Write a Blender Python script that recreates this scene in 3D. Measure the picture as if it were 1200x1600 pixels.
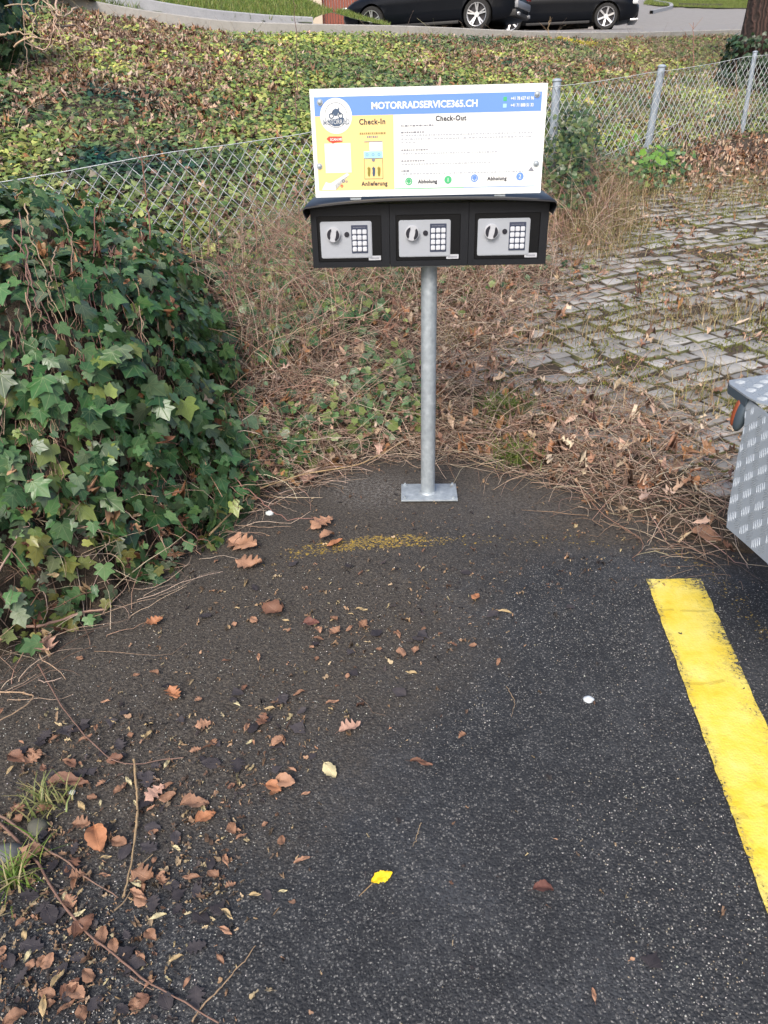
import bpy, bmesh, math, random
import numpy as np
from mathutils import Vector, Matrix
for o in list(bpy.data.objects): bpy.data.objects.remove(o)
sc = bpy.context.scene
C = sc.collection
rng = np.random.default_rng(7); random.seed(7)
R = math.radians

# ------------------------------------------------------------------ camera
F = 1180.0; CAMH = 1.19; PITCH = R(28); ROLL = R(1.45)
fw = np.array([0, math.cos(PITCH), -math.sin(PITCH)]); up0 = np.array([0, math.sin(PITCH), math.cos(PITCH)]); r0 = np.array([1.0, 0, 0])
cr = r0*math.cos(ROLL)-up0*math.sin(ROLL); cu = up0*math.cos(ROLL)+r0*math.sin(ROLL)
CP = np.array([0, 0, CAMH])
cd = bpy.data.cameras.new('camera'); cam = bpy.data.objects.new('camera', cd); C.objects.link(cam)
m = Matrix.Identity(4)
for i in range(3): m[i][0] = cr[i]; m[i][1] = cu[i]; m[i][2] = -fw[i]; m[i][3] = CP[i]
cam.matrix_world = m
cd.sensor_fit = 'VERTICAL'; cd.sensor_height = 24; cd.lens = 24*F/1600; cd.clip_start = .02; cd.clip_end = 500
sc.camera = cam
sc.render.resolution_x = 768; sc.render.resolution_y = 1024

# ------------------------------------------------------------------ light
w = bpy.data.worlds.new('World'); sc.world = w; w.use_nodes = True
nt = w.node_tree; bg = nt.nodes['Background']; sky = nt.nodes.new('ShaderNodeTexSky')
sky.sky_type = 'NISHITA'; sky.sun_disc = False; sky.sun_elevation = R(42); sky.sun_rotation = R(200)
sky.air_density = 1.0; sky.dust_density = 6.0; sky.ozone_density = 1.0; sky.altitude = 400
nt.links.new(sky.outputs[0], bg.inputs[0]); bg.inputs[1].default_value = .13
sl = bpy.data.lights.new('sun', 'SUN'); sl.energy = 1.4; sl.angle = R(25); sl.color = (1, .95, .88)
so = bpy.data.objects.new('sun', sl); C.objects.link(so)
az, el = R(200), R(42)   # sun stands behind the camera, a little to the left
sd = Vector((math.sin(az)*math.cos(el), math.cos(az)*math.cos(el), math.sin(el)))
so.rotation_euler = (-sd).to_track_quat('-Z', 'Y').to_euler(); so.location = (-3, -6, 8)
sc.view_settings.view_transform = 'Standard'; sc.view_settings.look = 'None'; sc.view_settings.exposure = 0.9; sc.view_settings.gamma = 1

# ------------------------------------------------------------------ coordinates
def ray(x, y): return fw+cr*(x-600)/F+cu*(800-y)/F
def at(x, y, Z): return CP+ray(x, y)*Z
def onz(x, y, z=0):
    d = ray(x, y); return CP+d*((z-CAMH)/d[2])
def proj(P):
    d = P-CP; z = d@fw; z = np.where(z < .05, .05, z)
    return 600+F*(d@cr)/z, 800-F*(d@cu)/z, z
def sstep(a, b, x):
    t = np.clip((x-a)/(b-a), 0, 1); return t*t*(3-2*t)
def pol(p): return math.atan2(p[0], p[1]), math.hypot(p[0], p[1])
# value noise on a lattice, 2D
_L = rng.random((256, 256))
def vnoise(x, y):
    xi = np.floor(x).astype(int); yi = np.floor(y).astype(int); fx = x-xi; fy = y-yi
    fx = fx*fx*(3-2*fx); fy = fy*fy*(3-2*fy); g = lambda a, b: _L[a % 256, b % 256]
    return (g(xi, yi)*(1-fx)+g(xi+1, yi)*fx)*(1-fy)+(g(xi, yi+1)*(1-fx)+g(xi+1, yi+1)*fx)*fy
def fbm(x, y, o=4):
    s = 0; a = .5
    for i in range(o): s = s+a*vnoise(x*2**i+13.7*i, y*2**i+5.1*i); a *= .5
    return s/(1-.5**o)

FTOP = [at(-260, 330, 3.1), at(0, 283, 3.4), at(240, 243, 3.75), at(470, 206, 4.25), at(680, 168, 4.9), at(877, 133, 5.7), at(1040, 110, 6.4), at(1190, 86, 7.2), at(1420, 60, 8.6)]
WTOP = [at(-300, -60, 7.9), at(100, -8, 8.7), at(200, 12, 8.9), at(350, 33, 9.3), at(480, 37, 9.7), at(640, 40, 10.3), at(860, 50, 11.5), at(1000, 50, 12.7), at(1140, 46, 14), at(1400, 40, 17)]
AB = [(-3.2, -.9), (-2.3, .3), (-1.7, .95), (-1.28, 1.28), (-.98, 1.5), (-.79, 1.71), (-.66, 2.0), (-.47, 2.38), (-.20, 2.66), (.11, 2.82), (.31, 2.76), (.58, 2.58), (.80, 2.10), (1.08, 1.90), (1.7, 1.5), (2.6, .9), (4, -.4)]
def tab(pts): 
    a = np.array([pol(p) for p in pts]); return a[:, 0], a[:, 1]
fA, fR = tab(FTOP); wA, wR = tab(WTOP); aA, aR = tab(AB)
fZ = np.array([p[2] for p in FTOP]); wZ = np.array([p[2] for p in WTOP])-.02
gZ = fZ-np.array([.5, .5, .5, .52, .6, .68, .68, .7, .7])
def ground_z(x, y, raw=False):
    x = np.asarray(x, float); y = np.asarray(y, float)
    ph = np.arctan2(x, y); r = np.hypot(x, y)
    ra = np.interp(ph, aA, aR); rf = np.interp(ph, fA, fR); rw = np.interp(ph, wA, wR)
    zf = np.interp(ph, fA, gZ); zw = np.interp(ph, wA, wZ)
    n = (fbm(x*2.2, y*2.2)-.5); n2 = fbm(x*9, y*9, 3)-.5
    ra = ra+n2*.16+n*.08
    s = np.clip((r-ra)/(rf-ra), 0, 1)
    rightw = sstep(.02, .2, ph)
    g = s**(.75+.3*rightw)
    z = zf*g
    # ivy-covered hump on the left
    bw = 1-sstep(-.30, -.20, ph+n*.10)
    zt = np.interp(ph, [-.75, -.55, -.42, -.3, -.2], [.80, .80, .80, .74, .5])
    f = 1-(1-np.clip((r-ra)/.80, 0, 1))**1.75
    zb = zt*f
    z = z*(1-bw)+np.maximum(z, zb+(n*.42+n2*.16)*sstep(0, .3, r-ra))*bw
    # bank behind the fence
    sb = np.clip((r-rf)/(rw-rf), 0, 1)
    zfr = np.where(bw > 0, np.maximum(zf, zb*0)*1.0, zf)
    bank = zf+(zw-zf-.11)*(sb**.92)
    t = sstep(0, .5, r-rf)
    z = np.where(r > rf, z*(1-t)+bank*t, z)
    z = np.where(r > rw, zw-.25, z)
    edge = sstep(-.02, .07, r-ra)
    z = z + (n*.10*sstep(.1, .8, r-ra)+n2*.03)*(1-rightw*.75*(r < rf)) * edge
    z = z*edge + edge*.012 - (1-edge)*.05
    return z
def hit(px, py, lift=0):
    d = ray(px, py); t = 0.8
    P = None
    for k in range(900):
        p = CP+d*t
        h = max(float(ground_z(p[0], p[1])), 0.0)
        if p[2] <= h: break
        t += .01+.004*t
    p = CP+d*t; p[2] = max(float(ground_z(p[0], p[1])), 0)+lift
    return p
def nrm(x, y, e=.03):
    zx = (ground_z(x+e, y)-ground_z(x-e, y))/(2*e); zy = (ground_z(x, y+e)-ground_z(x, y-e))/(2*e)
    n = np.stack([-zx, -zy, np.ones_like(zx)], -1); return n/np.linalg.norm(n, axis=-1, keepdims=True)

# ------------------------------------------------------------------ materials
class NT:
    def __init__(s, name):
        s.m = bpy.data.materials.new(name); s.m.use_nodes = True; s.t = s.m.node_tree; s.b = s.t.nodes['Principled BSDF']; s.out = s.t.nodes['Material Output']
    def n(s, ty, **k):
        q = s.t.nodes.new(ty)
        for a, b in k.items():
            if a.startswith('i_'):
                key = a[2:]; key = int(key) if key.isdigit() else key.replace('_', ' ')
                q.inputs[key].default_value = b
            else: setattr(q, a, b)
        return q
    def l(s, a, b): s.t.links.new(a, b)
    def math(s, op, a, b=None, c=None, clamp=False):
        q = s.t.nodes.new('ShaderNodeMath'); q.operation = op; q.use_clamp = clamp
        for i, v in enumerate([a, b, c]):
            if v is None: continue
            if isinstance(v, (int, float)): q.inputs[i].default_value = v
            else: s.l(v, q.inputs[i])
        return q.outputs[0]
    def mix(s, f, a, b, blend='MIX'):
        q = s.t.nodes.new('ShaderNodeMix'); q.data_type = 'RGBA'; q.blend_type = blend
        for i, v in zip((0, 6, 7), (f, a, b)):
            if isinstance(v, (int, float)): q.inputs[i].default_value = v
            elif isinstance(v, tuple): q.inputs[i].default_value = (*v, 1) if len(v) == 3 else v
            else: s.l(v, q.inputs[i])
        return q.outputs[2]
    def ramp(s, f, stops):
        q = s.t.nodes.new('ShaderNodeValToRGB'); s.l(f, q.inputs[0])
        while len(q.color_ramp.elements) < len(stops): q.color_ramp.elements.new(.5)
        for e, (p, c) in zip(q.color_ramp.elements, stops): e.position = p; e.color = (*c, 1) if len(c) == 3 else c
        return q.outputs[0]
    def noise(s, sc_, det=4, rough=.55, vec=None, out=0):
        q = s.n('ShaderNodeTexNoise', i_Scale=sc_, i_Detail=det, i_Roughness=rough)
        if vec: s.l(vec, q.inputs['Vector'])
        return q.outputs[out]
    def bump(s, h, st=.3, dist=.002, nrm=None):
        q = s.n('ShaderNodeBump', i_Strength=st, i_Distance=dist); s.l(h, q.inputs['Height'])
        if nrm: s.l(nrm, q.inputs['Normal'])
        return q.outputs[0]
    def obj(s): return s.n('ShaderNodeTexCoord').outputs['Object']
    def set(s, **k):
        for a, v in k.items():
            i = s.b.inputs[a.replace('_', ' ')]
            if isinstance(v, (int, float)): i.default_value = v
            elif isinstance(v, tuple): i.default_value = (*v, 1) if len(v) == 3 else v
            else: s.l(v, i)
        return s
def plain(name, col, rough=.5, metal=0, var=.12, scale=30, bump=.1, dist=.001, **k):
    q = NT(name); v = q.obj(); n = q.noise(scale, 5, .6, v); n2 = q.noise(scale*.13, 3, .6, v)
    nn = q.math('MULTIPLY_ADD', q.math('ADD', n, n2), var, 1-var)
    c = q.mix(1.0, tuple(col), nn, 'MULTIPLY')
    q.set(Base_Color=c, Roughness=q.math('MULTIPLY_ADD', n, .2, rough-.1, clamp=True), Metallic=metal, **k)
    if bump: q.l(q.bump(n, bump, dist), q.b.inputs['Normal'])
    return q.m
def leafmat(name, rough=.42, trans=.18, veins=True, mottle=.35, dead=False):
    q = NT(name); a = q.n('ShaderNodeAttribute', attribute_name='col').outputs[0]
    uv = q.n('ShaderNodeAttribute', attribute_name='luv'); sx = q.n('ShaderNodeSeparateXYZ'); q.l(uv.outputs['Vector'], sx.inputs[0])
    v = q.obj(); n = q.noise(55, 4, .65, v)
    c = q.mix(1.0, a, q.math('MULTIPLY_ADD', n, mottle*2, 1-mottle), 'MULTIPLY')
    if veins:
        ax = q.math('ABSOLUTE', sx.outputs[0]); yy = q.math('SUBTRACT', sx.outputs[1], .03)
        ang = q.math('ARCTAN2', ax, yy); rr = q.math('SQRT', q.math('ADD', q.math('MULTIPLY', ax, ax), q.math('MULTIPLY', yy, yy)))
        d = q.math('MINIMUM', q.math('ABSOLUTE', ang), q.math('MINIMUM', q.math('ABSOLUTE', q.math('SUBTRACT', ang, .68)), q.math('ABSOLUTE', q.math('SUBTRACT', ang, 1.35))))
        line = q.math('SUBTRACT', 1.0, q.math('DIVIDE', q.math('MULTIPLY', d, rr), .022), clamp=True)
        c = q.mix(q.math('MULTIPLY', line, .45), c, (.22, .27, .13)) if not dead else q.mix(q.math('MULTIPLY', line, .5), c, q.mix(1.0, c, (1.5, 1.5, 1.5), 'MULTIPLY'))
        q.l(q.bump(line, .4, .001), q.b.inputs['Normal'])
    q.set(Base_Color=c, Roughness=q.math('MULTIPLY_ADD', n, .25, rough-.12), Specular_IOR_Level=.45)
    tr = q.n('ShaderNodeBsdfTranslucent'); q.l(c, tr.inputs[0]); mx = q.n('ShaderNodeMixShader', i_Fac=trans)
    q.l(q.b.outputs[0], mx.inputs[1]); q.l(tr.outputs[0], mx.inputs[2]); q.l(mx.outputs[0], q.out.inputs[0])
    return q.m
M_ivy = leafmat('ivy_leaf', .32, .12); M_cover = leafmat('cover_leaf', .5, .2, False, .3); M_dead = leafmat('dead_leaf', .62, .12, True, .5, True); M_stem = leafmat('dry_stem', .7, .0, False, .35); M_blade = leafmat('grass_blade', .5, .25, False, .25)

# ------------------------------------------------------------------ mesh tools
def link(name, me, mat=None, parent=None, smooth=False):
    o = bpy.data.objects.new(name, me); C.objects.link(o)
    if mat is not None: me.materials.append(mat)
    if parent is not None: o.parent = parent
    if smooth: me.polygons.foreach_set('use_smooth', [True]*len(me.polygons))
    return o
def tag(o, label=None, cat=None, group=None, kind=None):
    if label: o['label'] = label
    if cat: o['category'] = cat
    if group: o['group'] = group
    if kind: o['kind'] = kind
    return o
def empty(name, loc, rz=0):
    o = bpy.data.objects.new(name, None); C.objects.link(o); o.location = loc; o.rotation_euler = (0, 0, rz); o.empty_display_size = .1; return o
def arrmesh(name, V, Fc, mat, col=None, luv=None, parent=None, smooth=False):
    """V (n,3) F (m,k) arrays"""
    me = bpy.data.meshes.new(name); V = np.ascontiguousarray(V, np.float32); Fc = np.ascontiguousarray(Fc, np.int32); k = Fc.shape[1]
    me.vertices.add(len(V)); me.vertices.foreach_set('co', V.ravel())
    me.loops.add(Fc.size); me.loops.foreach_set('vertex_index', Fc.ravel())
    me.polygons.add(len(Fc)); me.polygons.foreach_set('loop_start', np.arange(0, Fc.size, k, dtype=np.int32)); me.polygons.foreach_set('loop_total', np.full(len(Fc), k, np.int32))
    if col is not None:
        a = me.attributes.new('col', 'FLOAT_COLOR', 'POINT'); c = np.ones((len(V), 4), np.float32); c[:, :3] = col; a.data.foreach_set('color', c.ravel())
    if luv is not None:
        a = me.attributes.new('luv', 'FLOAT_VECTOR', 'POINT'); a.data.foreach_set('vector', np.ascontiguousarray(luv, np.float32).ravel())
    me.update(calc_edges=True)
    return link(name, me, mat, parent, smooth)
def rot_frames(N, ang):
    """frames with z=N, spun by ang"""
    ref = np.where(np.abs(N[:, 2:3]) < .9, np.array([[0, 0, 1.]]), np.array([[0, 1., 0]]))
    X = np.cross(ref, N); X /= np.linalg.norm(X, axis=1, keepdims=True); Y = np.cross(N, X)
    c = np.cos(ang)[:, None]; s = np.sin(ang)[:, None]
    return X*c+Y*s, -X*s+Y*c, N
def instances(name, tmpl, P, N, ang, S, col, mat, parent=None, cup=None, wid=None, smooth=False):
    V, Fc = tmpl; n = len(P); k = len(V)
    X, Y, Z = rot_frames(N, ang); S = S[:, None, None]
    cup = np.ones(n) if cup is None else cup; wid = np.ones(n) if wid is None else wid
    W = P[:, None]+S*(V[None, :, 0:1]*wid[:, None, None]*X[:, None]+V[None, :, 1:2]*Y[:, None]+V[None, :, 2:3]*cup[:, None, None]*Z[:, None])
    FF = (Fc[None]+(np.arange(n)*k)[:, None, None]).reshape(-1, Fc.shape[1])
    return arrmesh(name, W.reshape(-1, 3), FF, mat, np.repeat(col, k, 0), np.tile(V, (n, 1)), parent, smooth)
def crumpled(name, P, N, ang, S, col, mat, parent=None, cup=None, wid=None):
    """dead leaves of six crumpled shapes in one mesh"""
    n = len(P); k = len(CR[0][0]); T = np.stack([c[0] for c in CR])[rng.integers(0, 6, n)]; Fc = CR[0][1]
    X, Y, Z = rot_frames(N, ang); wid = wid*.9
    W = P[:, None]+S[:, None, None]*(T[:, :, 0:1]*wid[:, None, None]*X[:, None]+(T[:, :, 1:2]-.5)*Y[:, None]+T[:, :, 2:3]*cup[:, None, None]*Z[:, None])
    FF = (Fc[None]+(np.arange(n)*k)[:, None, None]).reshape(-1, 3)
    return arrmesh(name, W.reshape(-1, 3), FF, mat, np.repeat(col, k, 0), T.reshape(-1, 3), parent)
def fan(outline, ctr, zf):
    V = [(*ctr, 0)]+[(x, y, zf(x, y)) for x, y in outline]; n = len(outline)
    return np.array(V, float), np.array([(0, 1+i, 1+(i+1) % n) for i in range(n)])
def mir(h): return h+[(-x, y) for x, y in reversed(h) if abs(x) > 1e-6]
IVY = fan(mir([(0, 0), (.16, -.16), (.34, -.13), (.52, .06), (.34, .26), (.47, .36), (.56, .52), (.30, .56), (.15, .78), (0, 1.02)]), (0, .3), lambda x, y: -.22*abs(x)**1.5-.1*max(y-.3, 0)**1.5+.04)
IVY2 = fan(mir([(0, 0), (.22, -.12), (.42, .08), (.36, .30), (.44, .50), (.2, .62), (0, .95)]), (0, .3), lambda x, y: .14*abs(x)-.05*y)
SMALL = fan(mir([(0, 0), (.36, .02), (.46, .40), (.2, .5), (0, .9)]), (0, .35), lambda x, y: -.3*abs(x)**1.3)
def crumple(seed):
    g = np.random.default_rng(seed); n = 13; t = np.linspace(0, 2*math.pi, n, endpoint=False)
    r = (.5+.16*np.cos(2*t)+.13*g.normal(0, 1, n)); x = .52*r*np.sin(t); y = .5+r*np.cos(t)*-.85
    V = np.array([(0, .5, .05)]+[(a, b, .16*g.normal()+.5*abs(a)) for a, b in zip(x, y)]); return V, np.array([(0, 1+i, 1+(i+1) % n) for i in range(n)])
CR = [crumple(k) for k in range(6)]
OVAL = fan(mir([(0, 0), (.2, .15), (.3, .45), (.2, .8), (0, 1)]), (0, .5), lambda x, y: .35*abs(x)+.15*(y-.5)**2)
def tubes(name, Pth, rad, col, mat, sides=4, parent=None, taper=.4):
    """Pth (n,L,3)"""
    n, L, _ = Pth.shape; T = np.gradient(Pth, axis=1); T /= np.linalg.norm(T, axis=2, keepdims=True)+1e-9
    ref = np.where(np.abs(T[..., 2:3]) < .9, np.array([0, 0, 1.]), np.array([1., 0, 0])); A = np.cross(T, ref); A /= np.linalg.norm(A, axis=2, keepdims=True)+1e-9; B = np.cross(T, A)
    th = np.arange(sides)*2*math.pi/sides; rr = np.asarray(rad)
    if rr.ndim == 1: rr = rr[:, None]*np.linspace(1, taper, L)[None]
    W = Pth[:, :, None]+rr[:, :, None, None]*(np.cos(th)[None, None, :, None]*A[:, :, None]+np.sin(th)[None, None, :, None]*B[:, :, None])
    i = np.arange(L-1)[:, None]; j = np.arange(sides)[None]; q = np.stack([i*sides+j, i*sides+(j+1) % sides, (i+1)*sides+(j+1) % sides, (i+1)*sides+j], -1).reshape(-1, 4)
    FF = (q[None]+(np.arange(n)*L*sides)[:, None, None]).reshape(-1, 4)
    return arrmesh(name, W.reshape(-1, 3), FF, mat, np.repeat(col, L*sides, 0) if col is not None else None, None, parent, True)
def spline(pts, n):
    p = np.array(pts, float); d = np.r_[0, np.cumsum(np.linalg.norm(np.diff(p, axis=0), axis=1))]; t = np.linspace(0, d[-1], n)
    q = np.stack([np.interp(t, d, p[:, i]) for i in range(p.shape[1])], 1)
    for _ in range(2): q[1:-1] = (q[:-2]+2*q[1:-1]+q[2:])/4
    return q
def bm_obj(name, bm, mat, parent=None, smooth=False, bevel=0, seg=2):
    if bevel:
        bmesh.ops.bevel(bm, geom=[e for e in bm.edges if len(e.link_faces) == 2 and e.calc_face_angle(0) > .5], offset=bevel, segments=seg, affect='EDGES', profile=.5)
    me = bpy.data.meshes.new(name); bm.to_mesh(me); bm.free(); o = link(name, me, mat, parent)
    if smooth:
        me.polygons.foreach_set('use_smooth', [True]*len(me.polygons))
        me.set_sharp_from_angle(angle=R(35))
    return o
def box(bm, a, b):
    vs = [bm.verts.new((x, y, z)) for x in (a[0], b[0]) for y in (a[1], b[1]) for z in (a[2], b[2])]
    for f in ((0, 1, 3, 2), (4, 6, 7, 5), (0, 4, 5, 1), (2, 3, 7, 6), (0, 2, 6, 4), (1, 5, 7, 3)): bm.faces.new([vs[i] for i in f])
def boxo(name, a, b, mat, parent=None, bevel=0): 
    bm = bmesh.new(); box(bm, a, b); bmesh.ops.recalc_face_normals(bm, faces=bm.faces); return bm_obj(name, bm, mat, parent, bool(bevel), bevel)
def cyl(bm, c, r, h, axis='Z', seg=32, r2=None):
    g = bmesh.ops.create_cone(bm, cap_ends=True, segments=seg, radius1=r, radius2=r if r2 is None else r2, depth=h)
    mt = Matrix.Identity(4)
    if axis == 'Y': mt = Matrix.Rotation(R(90), 4, 'X')
    if axis == 'X': mt = Matrix.Rotation(R(90), 4, 'Y')
    bmesh.ops.transform(bm, matrix=Matrix.Translation(c) @ mt, verts=g['verts'])
def prism(bm, pts, y0, y1):
    """polygon in x,z extruded along y"""
    a = [bm.verts.new((x, y0, z)) for x, z in pts]; b = [bm.verts.new((x, y1, z)) for x, z in pts]; n = len(pts)
    bm.faces.new(a); bm.faces.new(b[::-1])
    for i in range(n): bm.faces.new((a[i], b[i], b[(i+1) % n], a[(i+1) % n]))
    bmesh.ops.recalc_face_normals(bm, faces=bm.faces)
def sample(n, dens, rmax=40., phr=(-.75, .75), rmin=None):
    """area-weighted points on the terrain; dens(px,py,x,y,z) in 0..1"""
    out = []
    got = 0; tries = 0
    while got < n and tries < 60:
        k = max(4000, n*2); ph = rng.uniform(phr[0], phr[1], k); lo = .5 if rmin is None else rmin
        u = rng.random(k); r = np.sqrt(lo**2+u*(rmax**2-lo**2))
        x = r*np.sin(ph); y = r*np.cos(ph); z = ground_z(x, y)
        nn = nrm(x, y); P = np.stack([x, y, z], -1); px, py, _ = proj(P)
        d = dens(px, py, x, y, z)*np.minimum(1/nn[:, 2], 4)/2.0
        ok = rng.random(k) < d
        out.append(np.c_[P[ok], nn[ok]]); got += ok.sum(); tries += 1
    a = np.concatenate(out)[:n]; return a[:, :3], a[:, 3:]
def pal(n, cols, wts=None, j=.25):
    cols = np.array(cols); i = rng.choice(len(cols), n, p=None if wts is None else np.array(wts)/sum(wts)); c = cols[i]*(1+rng.uniform(-j, j, (n, 1)))
    return np.clip(c*(1+rng.uniform(-.06, .06, (n, 3))), .004, 1)
def tilt(N, amt):
    v = N+rng.normal(0, 1, N.shape)*np.asarray(amt).reshape(-1, 1) if np.ndim(amt) else N+rng.normal(0, amt, N.shape)
    return v/np.linalg.norm(v, axis=1, keepdims=True)
def blob(px, py, x, y, rx, ry, soft=.5):
    d = np.sqrt(((px-x)/rx)**2+((py-y)/ry)**2); return 1-sstep(1-soft, 1+soft, d)
def rinfo(x, y):
    ph = np.arctan2(x, y); r = np.hypot(x, y); return r-np.interp(ph, aA, aR), r-np.interp(ph, fA, fR), np.interp(ph, wA, wR)-r, ph
print('helpers ok')

# ------------------------------------------------------------------ ground
ph = np.unique(np.r_[np.linspace(-2.2, -.75, 40), np.linspace(-.75, .75, 330), np.linspace(.75, 2.2, 40)])
rr = np.unique(np.r_[np.linspace(.6, 4.5, 190), np.linspace(4.5, 18, 180), np.geomspace(18, 90, 20)])
PH, RR = np.meshgrid(ph, rr, indexing='ij'); X = RR*np.sin(PH); Y = RR*np.cos(PH); Z = ground_z(X, Y)
na, nb = PH.shape; idx = np.arange(na*nb).reshape(na, nb)
def gridfaces(idx): return np.stack([idx[:-1, :-1], idx[:-1, 1:], idx[1:, 1:], idx[1:, :-1]], -1).reshape(-1, 4)[:, ::-1]
q = NT('soil'); v = q.obj(); n = q.noise(14, 8, .7, v); n2 = q.noise(90, 4, .7, v)
q.set(Base_Color=q.mix(q.math('MULTIPLY', n2, .5), q.ramp(n, [(.3, (.026, .021, .016)), (.5, (.066, .050, .036)), (.7, (.13, .10, .07))]), (.10, .075, .05)), Roughness=.95)
q.l(q.bump(q.math('ADD', n, n2), .9, .02), q.b.inputs['Normal'])
tag(arrmesh('ground', np.stack([X, Y, Z], -1).reshape(-1, 3), gridfaces(idx), q.m, smooth=True), kind='structure')

# asphalt
OLD = np.array([onz(*p)[:2] for p in [(400, 880), (450, 866), (500, 856), (560, 848), (640, 843), (720, 842), (820, 843), (900, 842), (980, 845), (1060, 850)]])
xs = np.unique(np.r_[np.linspace(-30, -1.3, 12), np.linspace(-1.3, 1.6, 210), np.linspace(1.6, 30, 12)]); ys = np.unique(np.r_[np.linspace(-30, .3, 12), np.linspace(.3, 3.3, 216), np.linspace(3.3, 4.4, 6)])
X, Y = np.meshgrid(xs, ys, indexing='ij'); Z = (fbm(X*1.5, Y*1.5, 3)-.5)*.012*(np.abs(X) < 1.6)
ra_, _, _, _ = rinfo(X, Y)
OLD2 = np.array([onz(*p)[:2] for p in [(1040, 858), (1085, 872), (1125, 905), (1160, 950), (1215, 1010)]])
seg = np.full(X.shape, 9.)
fade = np.zeros(X.shape)
for k in range(len(OLD)-1):
    a, b = OLD[k], OLD[k+1]; d = b-a; t = np.clip(((X-a[0])*d[0]+(Y-a[1])*d[1])/(d@d), 0, 1); dd = np.hypot(X-a[0]-t*d[0], Y-a[1]-t*d[1]); seg = np.minimum(seg, dd)
old = (1-sstep(.028, .062, seg)); old *= np.interp(X, [-.4, -.25, -.1, .08, .2, .35, .5, .7, .85], [.3, .6, .95, .8, .5, .4, .45, .42, .3])
seg2 = np.full(X.shape, 9.)
for k in range(len(OLD2)-1):
    a, b = OLD2[k], OLD2[k+1]; d = b-a; t = np.clip(((X-a[0])*d[0]+(Y-a[1])*d[1])/(d@d), 0, 1); seg2 = np.minimum(seg2, np.hypot(X-a[0]-t*d[0], Y-a[1]-t*d[1]))
old = np.maximum(old, (1-sstep(.02, .055, seg2))*.52)
dirt = np.clip(1-(-ra_)/.9, 0, 1)**1.4; pxx, pyy, _ = proj(np.stack([X, Y, Z*0], -1))
dirt = np.clip(dirt*1.1+.65*blob(pxx, pyy, 230, 1080, 380, 300, .7)+.45*blob(pxx, pyy, 500, 930, 360, 170, .7)-.75*blob(pxx, pyy, 1050, 960, 200, 110, .5), 0, 1)
pale = blob(pxx, pyy, 575, 765, 70, 26, .7)+.35*blob(pxx, pyy, 800, 790, 100, 30, .8)
col = np.stack([dirt, old, pale], -1).reshape(-1, 3)
def asphalt_nodes(q):
    v = q.obj()
    vo = q.n('ShaderNodeTexVoronoi', i_Scale=185, feature='F1'); q.l(v, vo.inputs['Vector'])
    vs = q.n('ShaderNodeSeparateColor'); q.l(vo.outputs['Color'], vs.inputs[0])
    vf = q.n('ShaderNodeTexVoronoi', i_Scale=420); q.l(v, vf.inputs['Vector'])
    big = q.noise(1.7, 6, .65, v); med = q.noise(11, 6, .7, v); fin = q.noise(260, 3, .7, v)
    base = q.ramp(med, [(.3, (.019, .0205, .024)), (.55, (.031, .0335, .038)), (.75, (.052, .055, .060))])
    base = q.mix(q.math('MULTIPLY', q.math('SUBTRACT', big, .50, clamp=True), 3.2, clamp=True), base, (.085, .092, .105))
    base = q.mix(q.math('MULTIPLY', q.math('SUBTRACT', .44, q.noise(3.3, 5, .6, v), clamp=True), 5.0, clamp=True), base, (.013, .015, .019))
    cr_ = q.n('ShaderNodeTexVoronoi', i_Scale=2.3, feature='DISTANCE_TO_EDGE'); wv_ = q.n('ShaderNodeVectorMath', operation='ADD'); q.l(v, wv_.inputs[0]); q.l(q.noise(5, 6, .7, v, 1), wv_.inputs[1]); q.l(wv_.outputs[0], cr_.inputs['Vector'])
    crack = q.math('MULTIPLY', q.math('LESS_THAN', cr_.outputs['Distance'], .0035), q.math('GREATER_THAN', q.noise(2.1, 2, .5, v), .56)); base = q.mix(q.math('MULTIPLY', crack, .8), base, (.006, .006, .007))
    round_ = q.math('LESS_THAN', vo.outputs['Distance'], q.math('MULTIPLY_ADD', vs.outputs[1], .32, .12))
    chip = q.math('MULTIPLY', q.math('GREATER_THAN', vs.outputs[0], .70), round_)
    chipc = q.ramp(vs.outputs[2], [(0, (.07, .07, .07)), (.5, (.12, .12, .115)), (.85, (.23, .225, .21)), (1, (.46, .45, .42))])
    base = q.mix(chip, base, chipc)
    fs = q.n('ShaderNodeSeparateColor'); q.l(vf.outputs['Color'], fs.inputs[0])
    base = q.mix(q.math('MULTIPLY', q.math('GREATER_THAN', fs.outputs[0], .77), .85), base, q.ramp(fs.outputs[1], [(0, (.04, .043, .048)), (.7, (.10, .10, .10)), (1, (.30, .295, .28))]))
    dk = q.math('MULTIPLY', q.math('LESS_THAN', vs.outputs[0], .5), .45)
    base = q.mix(dk, base, (.016, .018, .022))
    h = q.math('ADD', q.math('SUBTRACT', 1.0, vo.outputs['Distance']), q.math('MULTIPLY', fin, .5))
    return v, vo, vs, vf, big, med, fin, base, h
q = NT('asphalt'); v, vo, vs, vf, big, med, fin, base, h = asphalt_nodes(q)
at_ = q.n('ShaderNodeAttribute', attribute_name='col'); ch = q.n('ShaderNodeSeparateColor'); q.l(at_.outputs[0], ch.inputs[0])
dn = q.noise(6, 8, .75, v); dfine = q.noise(130, 5, .75, v)
dm = q.math('MULTIPLY', q.math('SUBTRACT', q.math('ADD', q.math('MULTIPLY', ch.outputs[0], 1.5), q.math('MULTIPLY_ADD', dn, 1.2, -.6)), .28), 1.3, clamp=True)
dirtc = q.ramp(dfine, [(.32, (.020, .017, .014)), (.5, (.062, .053, .044)), (.68, (.15, .13, .105))])
base2 = q.mix(q.math('MULTIPLY', dm, q.math('MULTIPLY_ADD', q.noise(70, 4, .7, v), .9, .38, clamp=True)), base, dirtc)
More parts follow.
